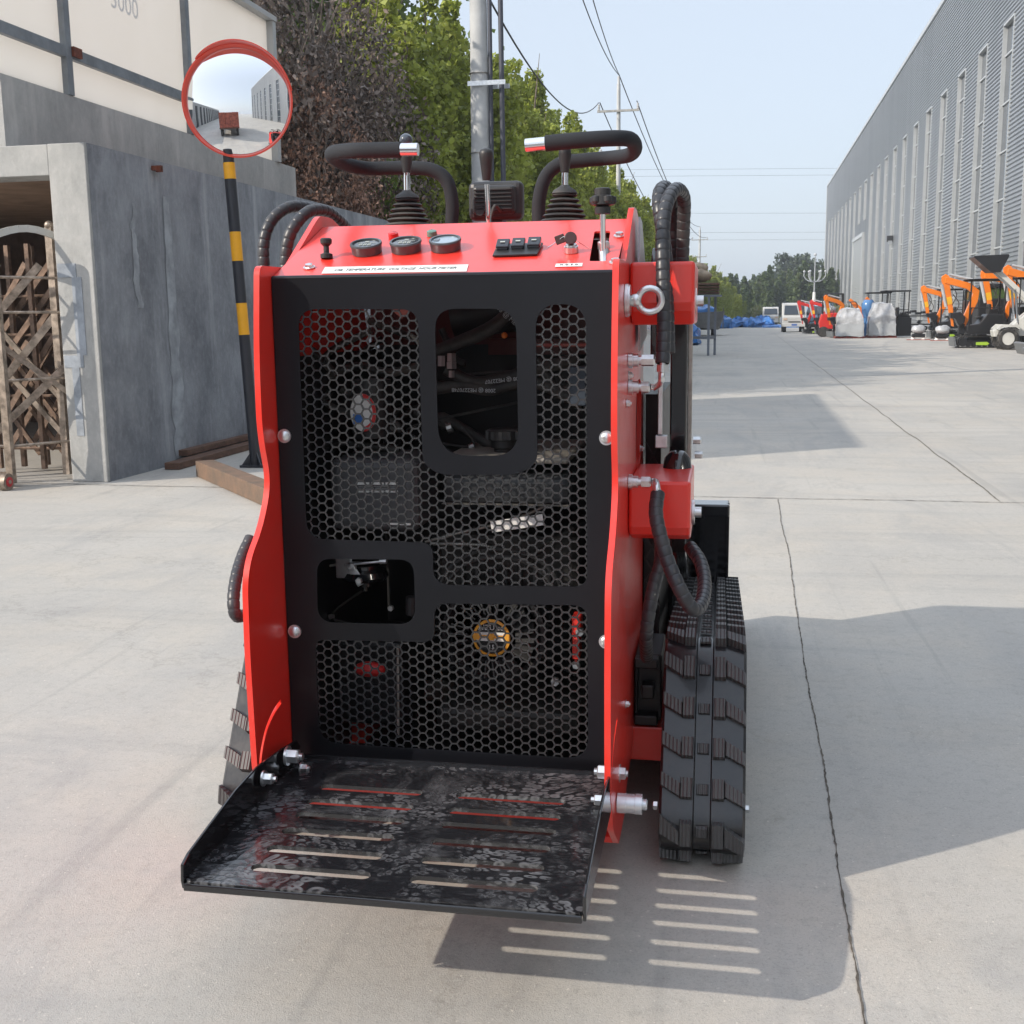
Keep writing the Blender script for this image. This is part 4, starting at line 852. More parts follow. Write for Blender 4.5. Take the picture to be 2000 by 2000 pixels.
# ---- rear panel with cut-outs and perforated fields ----
def Q(x,y): p=AY(x,y,YP); return (p.x,p.z)
def QP(P): return [(*Q(p[0],p[1]),*( [p[2]*2.3/2240] if len(p)>2 else [])) for p in P]
regA=[(582,604,38),(816,604,34),(826,905,70),(858,927,30),(1012,927,30),(1050,905,75),(1046,594,50),(1145,594,50),(1147,1146,28),(846,1142,38),(846,1060,26),(600,1052,40)]
regB=[(619,1091,30),(808,1093,30),(812,1219,36),(621,1215,36)]
regC=[(616,1249,20),(849,1254,26),(849,1178,26),(1147,1182,30),(1149,1482,46),(624,1450,46)]
regW=[(849,603,42),(1008,603,48),(1013,890,52),(857,890,60)]
rA,rB,rC,rW=[roundpoly(QP(r),.01,8) for r in (regA,regB,regC,regW)]
vs,fs=plate([(XL+.002,.245),(XR-.002,.245),(XR-.002,1.283),(XL+.002,1.283)],[rA,rB,rC,rW],.003,lambda x,y,z:(x,YP+z,y))
m_=MB(); m_.add(vs,fs)
m_.rings([[Vector((x,YP+.006+.0085*(-math.cos(a)),1.281+.006*math.sin(a))) for a in [math.pi*k/8 for k in range(9)]] for x in (XL+.003,XR-.003)])
m_.box(((XL+XR)/2,YP+.004,.24),(XR-XL-.004,.012,.012))
panel=m_.build('rear_panel',blk,LD,smooth=30)
def inside(p,poly):
    c=False; n=len(poly); x,y=p
    for i in range(n):
        x1,y1=poly[i]; x2,y2=poly[i-1]
        if (y1>y)!=(y2>y) and x<(x2-x1)*(y-y1)/(y2-y1)+x1: c=not c
    return c
hs=.01135; m_=MB(); hole=[(p[0],p[1]) for p in rW]
cells=0
for i in range(-5,50):
    cx=-.90+1.5*hs*i
    for j in range(0,64):
        cz=.25+math.sqrt(3)*hs*(j+.5*(i%2))
        ok=False
        for reg in (rA,rC):
            if any(inside((cx+dx,cz+dz),reg) for dx,dz in ((0,0),(hs*.9,0),(-hs*.9,0),(0,hs*.9),(0,-hs*.9),(hs*.5,hs*.8),(-hs*.5,hs*.8),(hs*.5,-hs*.8),(-hs*.5,-hs*.8))): ok=True
        if not ok or inside((cx,cz),hole) or inside((cx,cz),rB): continue
        ri=hs-.0019; y0,y1=YP+.0017,YP+.0045; r0=[];r1=[];r2=[]
        for k in range(6):
            a=math.pi*k/3; r0.append((cx+hs*math.cos(a),y0,cz+hs*math.sin(a))); r1.append((cx+ri*math.cos(a),y0,cz+ri*math.sin(a))); r2.append((cx+(ri-.0002)*math.cos(a),y1,cz+(ri-.0002)*math.sin(a)))
        f=[(k,(k+1)%6,6+(k+1)%6,6+k) for k in range(6)]+[(6+k,6+(k+1)%6,12+(k+1)%6,12+k) for k in range(6)]
        m_.add(r0+r1+r2,f)
m_.build('perforated_mesh',mat('mesh_edge_black',(.035,.036,.038),.3,.2,.3),panel,recalc=False)
# ---- engine bay ----
bayk=mat('bay_black',(.010,.010,.011),.5,0,.1); tankm=mat('tank_grey_plastic',(.075,.078,.085),.45,0,0,bump=.05,bscale=40,dust=.2)
m_=MB(); m_.bb((XL+.001,2.99,.2),(XR-.001,3.0,1.39)); m_.build('rear_bulkhead',bayk,LD)
m_=MB(); m_.bb((XL+.0015,2.29,.15),(XL+.004,2.985,1.12)); m_.bb((XR-.004,2.29,.15),(XR-.0015,2.985,1.27)); m_.bb((XL+.005,2.29,.1405),(XR-.005,2.985,.143)); m_.build('bay_shade_sheets',bayk,LD)  # black sheets added over the red plates to stand in for bay shade
m_=MB(); m_.bb((XL+.001,2.92,1.13),(XR-.001,2.93,1.385)); m_.bb((-.58,2.86,1.105),(XR-.001,2.93,1.145)); m_.build('firewall',red_in,LD)
m_=MB(); m_.bb((XL+.001,2.60,1.392),(XR-.001,3.05,1.402)); m_.build('top_deck',red,LD,bevel=.002)
def pbox(mb,x0,y0,x1,y1,Y,dep,):     # box whose near face spans a pixel rectangle on plane Y
    a=AY(x0,y0,Y); b=AY(x1,y1,Y); return mb.bb((a.x,Y,b.z),(b.x,Y+dep,a.z))
m_=MB(); pbox(m_,640,895,818,1040,2.40,.2); o=m_.build('fuel_tank',tankm,LD,bevel=.02,seg=3)
m_=MB(); 
for k in range(2):
    for j in range(3): pbox(m_,697+28*j,942+16*k,721+28*j,(947 if k==0 else 962),2.397,.002)
for k in range(4): pbox(m_,699,950+3*k,778-7*k,951.4+3*k,2.397,.002)
m_.build('caution_print',whitep,o)
m_=MB(); pbox(m_,757,1021,802,1026,2.397,.002); m_.build('name_print',whitep,o)
m_=MB(); pbox(m_,862,925,1118,992,2.42,.2); o=m_.build('air_box',mat('dark_box_plastic',(.03,.032,.035),.35),LD,bevel=.02,seg=3)
m_=MB(); pbox(m_,862,984,1110,989,2.40,.02); m_.build('seam_flange',steel,o)
a=AY(870,905,2.44); b=AY(1108,880,2.44); m_=MB(); m_.bb((AY(850,0,2.44).x,2.42,AY(0,892,2.44).z),(AY(1110,0,2.44).x,2.80,AY(0,880,2.44).z)); m_.build('tank_top',mat('pale_dusty_plastic',(.30,.28,.25),.5,var=.3,vscale=7,dust=.3),LD,bevel=.006)
c=AY(984,885,2.52); m_=MB(); m_.lathe(c,(0,0,1),[(0,.022),(.012,.022),(.014,.030),(.03,.030),(.032,.038),(.052,.038),(.056,.032)],28); 
for k in range(12):
    t=k*math.pi/6; m_.box(c+Vector((math.cos(t)*.037,math.sin(t)*.037,.042)),(.008,.008,.018))
m_.build('filler_cap',plas,LD,smooth=30)
m_=MB(); p=AY(1010,1022,2.38); ax=(Vector((.98,0,.16)).normalized(),Y_,Vector((-.16,0,.98)).normalized()); m_.box(p,(.115,.002,.024),ax); o=m_.build('white_sticker',whitep,LD)
c=AY(710,806,2.45); m_=MB(); m_.cyl(c+Vector((0,.06,-.06)),c+Vector((0,.06,.07)),.045,24); m_.build('oil_filter',plas,LD,smooth=40)
m_=MB(); m_.add([c+Vector((.030*math.sin(t)-.004*0,-.002-.0,.042*math.cos(t))) for t in [k*math.pi/14 for k in range(28)]],[tuple(range(28))]); m_.use(whitep); m_.m=[0]*len(m_.m); m_.mats=[whitep]
m_.use(mat('sticker_red',(.6,.03,.03),.4)).add([c+Vector((r*math.sin(t),-.0035,.042*r/.030*math.cos(t))) for r in (.030,.022) for t in [k*math.pi/14 for k in range(0,15)]],[(i,i+1,16+i,15+i) for i in range(14)])
m_.use(mat('sticker_blue',(.03,.15,.5),.4)).box(c+Vector((-.012,-.004,-.014)),(.022,.001,.022)); m_.build('oval_sticker',None,LD,recalc=False)
# flywheel fan with badge
c=AY(962,1243,2.46); m_=MB(); m_.lathe(c+Vector((0,.02,0)),(0,-1,0),[(0,.12),(.01,.12),(.012,.11),(.0,.10),(.0,.05),(.02,.045),(.03,.04),(.03,0)],36); fan=m_.build('flywheel',bayk,LD,smooth=35)
m_=MB()
for k in range(26):
    t=k*2*math.pi/26; d=Vector((math.cos(t),0,math.sin(t))); q=Vector((-math.sin(t),0,math.cos(t)))
    if k%6!=5: m_.box(c+d*.076+Vector((0,-.0,0)),(.042,.028,.0035),(d,(Y_+q*.5).normalized(),q))
m_.build('fan_blade',mat('dull_cast_fan',(.10,.10,.10),.35,.5),fan)
m_=MB(); m_.lathe(c+Vector((0,-.011,0)),(0,-1,0),[(0,.043),(.002,.043),(.003,.037),(.002,.037)],36,cap=False); m_.mats=[]; m_.build('badge_ring',mat('badge_orange',(.85,.40,.05),.35),fan)
fe=lambda X0,Z0,Yo=-.0145:(lambda x,y,z:c+Vector((X0+x,Yo-z,Z0+y)))
m_=MB(); m_.use(whitep); 
for zz_ in (.008,-.006): m_.box(c+Vector((0,-.013,zz_+.002)),(.07,.002,.006))
m_.use(mat('badge_orange',(.85,.40,.05),.35)).box(c+Vector((0,-.012,.003)),(.074,.002,.010)); 
for q in (-.034,0,.034): m_.box(c+Vector((q,-.0142,.003)),(.013,.002,.015))
m_.use(whitep); text("A'ZU co",.017,fe(0,.024),m_); text('15',.015,fe(0,-.021),m_); m_.build('round_badge',None,fan)
# assorted engine pieces
m_=MB(); p=AY(722,1307,2.42); m_.sphere(p,.030,16,8,(1.25,.6,.6)); m_.build('red_cap',mat('cap_red',(.55,.03,.03),.4),LD,smooth=60)
for (px,py,w_,h_) in ((1128,1218,.020,.045),(1127,1262,.016,.05)): m_=MB(); m_.box(AY(px,py,2.42),(w_,.04,h_)); m_.build('red_terminal',red,LD,bevel=.003)
for (px,py) in ((1133,1233),(1126,1297),(1085,1330)): m_=MB(); m_.hexnut(AY(px,py,2.40),(0,-1,0),.010,.012); m_.build('nut',zinc,LD)
m_=MB(); pbox(m_,650,1250,790,1420,2.5,.2); m_.build('battery_box',bayk,LD,bevel=.01)
m_=MB(); a_=AY(777,1260,2.36); b_=AY(778,1440,2.36); m_.cyl(a_,b_,.0035,8); m_.build('pull_rod',steel,LD)
m_=MB(); pbox(m_,850,1040,1130,1180,2.56,.3); pbox(m_,850,1380,1130,1440,2.5,.3); m_.build('engine_block',mat('engine_dark',(.035,.033,.031),.5,.3,dust=.3),LD,bevel=.015)
m_=MB()
for k in range(7): c2_=AY(905+28*k,1128,2.55); m_.box(c2_,(.006,.02,.05))
c2_=AY(975,1170,2.5)
m_.tube([c2_+Vector((.13*math.cos(t),0,.10*math.sin(t))) for t in [math.pi*.05+k*math.pi*.9/16 for k in range(17)]],.005,6); m_.tube([c2_+Vector((.145*math.cos(t),.01,.115*math.sin(t))) for t in [math.pi*.05+k*math.pi*.9/16 for k in range(17)]],.004,6)
m_.build('cooling_fins',mat('dull_cast_fan',(.10,.10,.10),.35,.5),LD)
hp=[([(640,735),(700,715),(760,728),(830,712)],.010),([(870,720),(920,745),(970,742),(1130,700)],.014),([(840,760),(900,752),(960,760),(1040,745),(1140,790)],.015),([(845,690),(900,668),(960,640),(1010,600)],.016),([(1050,700),(1090,760),(1130,745)],.008),([(830,1058),(900,1040),(1010,1012),(1120,960)],.004),([(845,1062),(930,1064),(985,1074)],.004),([(620,1110),(672,1100),(706,1098)],.003),([(1030,1090),(1080,1060),(1120,1030)],.006),([(620,900),(640,870),(700,868),(780,880)],.010)]
for P_,r_ in hp:
    m_=MB(); m_.tube(cr([AY(x,y,2.52+.01*(i%2)) for i,(x,y) in enumerate(P_)],6),r_,10); m_.build('engine_hose' if r_>.0045 else 'control_cable',rub if r_>.0045 else steel,LD,smooth=60)
rc_=random.Random(4)
for i in range(16):
    x0=rc_.uniform(600,1130); y0=rc_.choice([rc_.uniform(620,860),rc_.uniform(1060,1400)]); Yc=rc_.uniform(2.46,2.75)
    P_=[(x0,y0),(x0+rc_.uniform(-90,90),y0+rc_.uniform(20,70)),(x0+rc_.uniform(-160,160),y0+rc_.uniform(-30,90)),(x0+rc_.uniform(-220,220),y0+rc_.uniform(-60,120))]
    P_=[(min(1135,max(605,x)),min(1450,y)) for x,y in P_]; r_=rc_.choice([.003,.004,.008,.012]); m_=MB(); m_.tube(cr([AY(x,y,Yc) for x,y in P_],6),r_,8); m_.build('wiring_loom' if r_<.006 else 'engine_hose',rub,LD,smooth=60)
    if i%2: m_=MB(); q0=AY(*P_[1],Yc); m_.lathe(q0-X_*.006,(1,.1,.3),[(0,r_+.003),(.012,r_+.003)],12); m_.build('hose_clamp',zinc,LD)
def ht(body,x,y,size,rot,Y): 
    p=AY(x,y,Y); c_,s2=math.cos(rot),math.sin(rot); m_=MB(); text(body,size,lambda u_,v_,w_:p+Vector((u_*c_-v_*s2,-w_,u_*s2+v_*c_)),m_,th=.0004); m_.build('hose_print',mat('print_silver',(.45,.48,.5),.5),LD)
ht('2008 ⊕ ME2270748'.replace('⊕','@'),925,762,.012,math.pi-.02,2.500); ht('2008 @ ME22707',985,742,.012,math.pi+.10,2.500); ht('2008 @ ME',985,612,.014,-.75,2.49)
c=AY(950,615,2.62); m_=MB(); m_.cyl(c+Vector((-.08,.02,0)),c+Vector((.09,.02,.02)),.055,24); m_.build('hydraulic_filter',plas,LD,smooth=40)
m_=MB(); m_.sphere(AY(985,655,2.5),.007,10,8); m_.build('orange_plug',mat('plug_orange',(.7,.18,.03),.4),LD,smooth=60)
for (x,y0,y1,r_) in ((882,690,706,.011),(882,707,720,.012),(882,724,737,.007),(862,695,715,.009)):
    m_=MB(); m_.cyl(AY(x,y0,2.5),AY(x,y1,2.5),r_,6); m_.build('brass_fitting',zinc,LD)
m_=MB(); m_.bb((AY(1108,0,2.42).x,2.42,AY(0,790,2.42).z),(AY(1145,0,2.42).x,2.46,AY(0,720,2.42).z)); m_.build('relay_box',mat('blue_grey_plastic',(.05,.065,.09),.4),LD,bevel=.003)
# throttle linkage in the small window
m_=MB(); c=AY(712,1120,2.44); m_.lathe(c,(0,0,-1),[(-.02,.030),(-.008,.030),(-.008,.05),(.004,.055),(.012,.05),(.012,.02),(.028,.018),(.028,.008),(.04,.007)],28); m_.build('speed_pulley',gloss,LD,smooth=35)
m_=MB(); m_.box(AY(672,1108,2.40),(.038,.004,.05),(Vector((1,0,0)),Y_,Z_)); m_.box(AY(694,1122,2.395),(.02,.004,.055),(Vector((.85,0,.5)).normalized(),Y_,Vector((-.5,0,.85)).normalized())); m_.box(AY(688,1106,2.392),(.018,.012,.016)); m_.build('throttle_bracket',zinc,LD,bevel=.002)
for (x,y,r_) in ((702,1134,.008),(764,1187,.007),(690,1104,.006)): m_=MB(); m_.hexnut(AY(x,y,2.385),(0,-1,0),r_,.008); m_.build('nut',zinc,LD)
m_=MB(); m_.cyl(AY(672,1104,2.385),AY(752,1096,2.385),.003,8); m_.cyl(AY(742,1097,2.384),AY(755,1096,2.384),.006,8); m_.build('throttle_rod',zinc,LD)
m_=MB(); m_.cyl(AY(803,1165,2.40),AY(803,1200,2.40),.012,12); m_.build('pipe_stub',plas,LD)
# chassis below panel
m_=MB(); m_.bb((XL+.001,2.272,.125),(XR-.001,2.285,.24)); m_.bb((XL+.001,2.286,.125),(XR-.001,2.95,.14)); m_.build('rear_crossmember',red,LD,bevel=.002)
# ---- instrument dash ----
DS=Vector((0,.33,.125)).normalized(); DN=Vector((0,-.125,.33)).normalized(); DO=Vector((0,2.25,1.283))
def D(px,py,h=0):
    d=ray(px,py); t=(DO-CAM).dot(DN)/d.dot(DN); return CAM+d*t+DN*h
def DU(p): return (p.x,(p-DO).dot(DS))
slot=roundpoly([DU(D(1161,451)),DU(D(1192,450)),DU(D(1184,509)),DU(D(1151,509))],.006)
vs,fs=plate([(XL+.001,.004),(XR-.001,.004),(XR-.001,.353),(XL+.001,.353)],[slot],.004,lambda x,y,z:DO+X_*x+DS*y+DN*(z-.003))
m_=MB(); m_.add(vs,fs); dash=m_.build('control_dash',red,LD,smooth=30)
gaugeface=mat('gauge_face_dark',(.03,.035,.04),.15,0,.6); hourface=mat('hour_meter_face',(.25,.33,.40),.12,0,.6); lcd=mat('lcd_digits',(.42,.45,.42),.4); bez=mat('gauge_bezel',(.11,.12,.13),.3,.5)
def dtext(body,p,size,m,par,h,name='lettering',shear=0,sp=1.0,rot=0,sy=1):
    m_=MB(); text(body,size,lambda u_,v_,w_:p+X_*u_+DS*(v_*sy)+DN*(h+w_),m_,th=.0003,shear=shear,spacing=sp); return m_.build(name,m,par)
for i,(px,py) in enumerate(((717,493),(794,489),(871,486))):
    b0=D(px,py); m_=MB(); m_.lathe(b0,DN,[(0,.0315),(.013,.0325),(.018,.0345),(.0215,.0335),(.0215,.029),(.019,.0285)],36,cap=False); g_=m_.build('gauge',bez,dash,smooth=35)
    m_=MB(); m_.lathe(b0+DN*.0186,DN,[(0,.0288),(.0005,.0)],36); m_.build('gauge_face',hourface if i==2 else gaugeface,g_)
    if i<2: 
        dtext('888' if i else '888',b0-DS*.008,.017,lcd,g_,.0196,'digit_display',sp=1.1); m_=MB(); m_.box(b0+DN*.0197+DS*.004,(.040,.0012,.0004),(X_,DS,DN)); m_.box(b0+DN*.0197+DS*.012,(.009,.005,.0006),(X_,DS,DN)); m_.build('gauge_symbol',lcd,g_)
    else: m_=MB(); m_.box(b0+DN*.0197-X_*.018,(.012,.014,.0006),(X_,DS,DN)); m_.build('gauge_symbol',gaugeface,g_)
for (px,py,r_,mm,nm) in ((769,464,.0115,mat('red_lens',(.55,.02,.02),.2,0,.4),'warning_light'),(844,460,.0115,mat('green_grey_lens',(.12,.22,.18),.2,0,.4),'indicator_light')):
    m_=MB(); m_.lathe(D(px,py),DN,[(0,r_),(.004,r_),(.010,r_*.95),(.012,r_*.6),(.0125,0)],18); m_.build(nm,mm,dash,smooth=40)
p=D(638,504); m_=MB(); m_.lathe(p,(0,0,1),[(0,.013),(.008,.013),(.009,.011),(.011,.006),(.024,.006),(.03,.012),(.038,.0125),(.041,.010)],18); m_.build('push_knob',plas,dash,smooth=35)
for (px,py) in ((604,523),(1210,461),(1202,513)): m_=MB(); m_.lathe(D(px,py),DN,[(0,.0125),(.002,.0125),(.003,.009),(.008,.0085),(.009,.005)],6); m_.lathe(D(px,py),DN,[(0,.0125),(.0022,.0125)],20); m_.build('bolt',zinc,dash)
# labels
def label4(px4,name):
    m_=MB(); q=[D(x,y,.0006) for x,y in px4]; m_.prism(q,-DN*.0005); return m_.build(name,whitep,dash)
lb1=label4([(628,534.5),(635,522),(915,517),(911,530.5)],'gauge_label')
p=D(771,526.2); dtext('OIL TEMPERATURE  VOLTAGE  HOUR METER',p,.0132,inkg,lb1,.0008,shear=.18,sp=.96,sy=1.45)
lb2=label4([(1084,521.5),(1086,515.5),(1138,514),(1137,520.3)],'speed_label')
dtext('M  O  E  D',D(1111,518),.008,inkg,lb2,.0012,sp=1.0,sy=1.3)
# rocker switches
m_=MB(); q=[D(962,503,.001),D(1049,500,.001),D(1061,478,.001),D(972,480,.001)]; m_.prism(q,DN*.004); sw=m_.build('switch_frame',plas,dash,bevel=.001)
for i,(px,py) in enumerate(((983,490),(1013,488),(1044,486))):
    c=D(px,py); m_=MB(); m_.box(c+DN*.013+DS*.002,(.027,.030,.010),(X_,(DS+DN*.28).normalized(),(DN-DS*.28).normalized())); m_.box(c+DN*.006,(.024,.026,.01),(X_,DS,DN)); r_=m_.build('rocker_switch',mat('rocker_black',(.02,.023,.03),.25,0,.3),sw,bevel=.002)
    m_=MB(); m_.box(c+DN*.0193+DS*.0,(.010,.004,.0006),(X_,(DS+DN*.28).normalized(),(DN-DS*.28).normalized())); m_.build('switch_symbol',lcd,r_)
# ignition key
c=D(1116,492); m_=MB(); m_.lathe(c,DN,[(0,.0145),(.012,.0145),(.013,.012),(.016,.011)],24); ig=m_.build('ignition_barrel',zinc,dash,smooth=40)
keym=mat('brown_black_key',(.05,.02,.018),.35,0,.2); m_=MB(); m_.lathe(c+DN*.028-Y_*.003,(.1,-1,.15),[(-.004,.013),(.004,.013)],16); m_.box(c+DN*.02,(.012,.005,.014),(X_,DS,DN)); m_.box(c+DN*.026-X_*.022+DS*.002,(.02,.006,.018),(Vector((.9,0,.3)).normalized(),Y_,Vector((-.3,0,.9)).normalized())); m_.build('key',keym,ig,bevel=.0015)
m_=MB(); m_.tube(cr([c+DN*.03-X_*.006,c+DN*.031-X_*.016,c+DN*.018-X_*.034,c+DN*.010-X_*.048],5),.0010,6); m_.tube([c+DN*.022+X_*.012,c+DN*.003+X_*.04],.0009,6); m_.build('key_ring',chrome,ig)
# throttle lever with star knob in the slot
b0=D(1177,494,-.03); tp=AY(1177,418,b0.y-.02); m_=MB(); m_.cyl(b0,tp,.0058,12); thl=m_.build('throttle_lever',chrome,LD,smooth=60)
m_=MB(); m_.hexnut(D(1179,483,-.004),(tp-b0),.013,.016); m_.cyl(D(1180,499,-.02),D(1180,490,.0),.011,12); m_.build('lock_nut',zinc,thl)
k0=AY(1177,418,tp.y); m_=MB(); hgt=AY(1177,367,tp.y).z-k0.z
m_.lathe(k0,(0,0,1),[(0,.015),(.25*hgt,.016),(.3*hgt,.012),(.35*hgt,.022),(.68*hgt,.022),(.72*hgt,.016),(.96*hgt,.0165),(hgt,.013)],28)
for k in range(5):
    t=k*2*math.pi/5+.3; m_.lathe(k0+Vector((math.cos(t)*.019,math.sin(t)*.019,.38*hgt)),(0,0,1),[(0,.006),(.004,.009),(.26*hgt,.009),(.3*hgt,.006)],12)
m_.build('star_knob',plas,thl,smooth=35)
# centre lever
a_=AY(955,440,2.70); b_=AY(951,360,2.68); m_=MB(); m_.cyl(a_-Z_*.04,b_,.0062,12); cl=m_.build('lift_lever',chrome,LD,smooth=60)
t_=AY(949,289,2.67); b_=AY(951,352,2.68); hh_=(t_-b_).length; m_=MB(); m_.lathe(b_,t_-b_,[(0,.010),(hh_*.1,.011),(hh_*.7,.0155),(hh_*.85,.0165),(hh_*.95,.013),(hh_,.005)],20); m_.build('lever_grip',plas,cl,smooth=50)
# bellows joysticks
def joystick(px,Y,yb,yt,ystem,ycol,lean):
    b0=AY(px,yb,Y); b0.z=1.402; t0=AY(px-lean,yt,Y); h_=t0.z-b0.z; pr_=[(0,.060),(.006,.060)]
    nb=6
    for k in range(nb):
        r0=.056-.0052*k; z0=.006+h_*.74*k/nb; dz=h_*.74/nb; pr_+=[(z0+dz*.15,r0-.011),(z0+dz*.35,r0-.004),(z0+dz*.6,r0),(z0+dz*.9,r0-.004)]
    pr_+=[(h_*.80,.030),(h_*.88,.026),(h_*.97,.012),(h_,.010)]
    m_=MB(); m_.lathe(b0,t0-b0,pr_,28); js=m_.build('joystick_boot',rub,LD,smooth=50)
    m_=MB(); m_.box(b0-Z_*.0+Z_*.002,(.135,.13,.006)); m_.build('boot_flange',plas,js,bevel=.002)
    s1=AY(px-lean*1.3,ystem,Y); m_=MB(); m_.cyl(t0-Z_*.01,s1,.0075,12); m_.build('stick_rod',chrome,js,smooth=60)
    c1=AY(px-lean*1.5,ycol,Y); m_=MB(); m_.cyl(s1-Z_*.003,c1,.0095,16,.0155); m_.build('stick_collar',plas,js,smooth=60); return js,c1
j1,c1=joystick(797,2.70,437,372,335,300,2)
tb_=AY(793,274,2.70); m_=MB(); m_.cyl(c1,tb_,.008,10); m_.sphere(tb_,.0155,16,12); m_.build('ball_knob',mat('glossy_ball',(.05,.06,.08),.1,0,.5),j1,smooth=70)
j2,c2=joystick(1102,2.70,432,362,335,300,-1)
m_=MB(); m_.cyl(c2,AY(1103,285,2.70),.014,12); m_.build('ball_knob',plas,j2,smooth=70)
# foam covered grab bars
def grab(P_,name='grab_handle'):
    path=cr([AY(x,y,Y) for x,y,Y in P_],8); path=resample(path,.008); m_=MB(); m_.tube(path[:-4],.0168,16); g_=m_.build(name,foam,LD,smooth=70)
    m_=MB(); m_.tube([path[-5],path[-1]+(path[-1]-path[-3]).normalized()*.012],.0138,16); m_.build('bar_end',chrome,g_,smooth=60)
    m_=MB(); p=path[0]; m_.cyl(p-Z_*.03,p+Z_*.004,.0150,16); m_.build('bar_socket',zinc,g_,smooth=60)
grab([(882,440,2.86),(883,395,2.86),(872,352,2.86),(840,331,2.86),(780,328,2.86),(720,329,2.84),(680,322,2.78),(652,308,2.68),(652,298,2.60),(690,294,2.54),(740,293,2.53),(806,292,2.53)])
grab([(1052,438,2.86),(1053,390,2.86),(1066,345,2.86),(1095,320,2.86),(1140,313,2.86),(1195,308,2.85),(1228,303,2.78),(1240,290,2.68),(1232,273,2.60),(1200,270,2.55),(1130,274,2.53),(1036,283,2.53)])
# work lamp seen from behind
c=AY(970,393,3.0); m_=MB(); m_.box(c,(.142,.05,.098)); wl_=m_.build('work_lamp',plas,LD,bevel=.016,seg=3)
m_=MB(); m_.box(c-Y_*.034,(.112,.03,.072)); m_.build('lamp_back',plas,wl_,bevel=.012,seg=3)
m_=MB()
for k in range(6): m_.box(c+Vector((0,-.052,.024-.0095*k)),(.096,.008,.0026))
m_.cyl(c+Vector((-.034,-.048,-.028)),c+Vector((-.034,-.056,-.028)),.012,16); m_.build('lamp_fin',plas,wl_)
m_=MB(); m_.tube(cr([c+Vector((.02,-.05,-.03)),c+Vector((.012,-.09,-.02)),c+Vector((.0,-.1,-.06))],5),.004,6); m_.box(c-Z_*.056,(.03,.02,.02)); m_.build('lamp_bracket',rub,wl_)
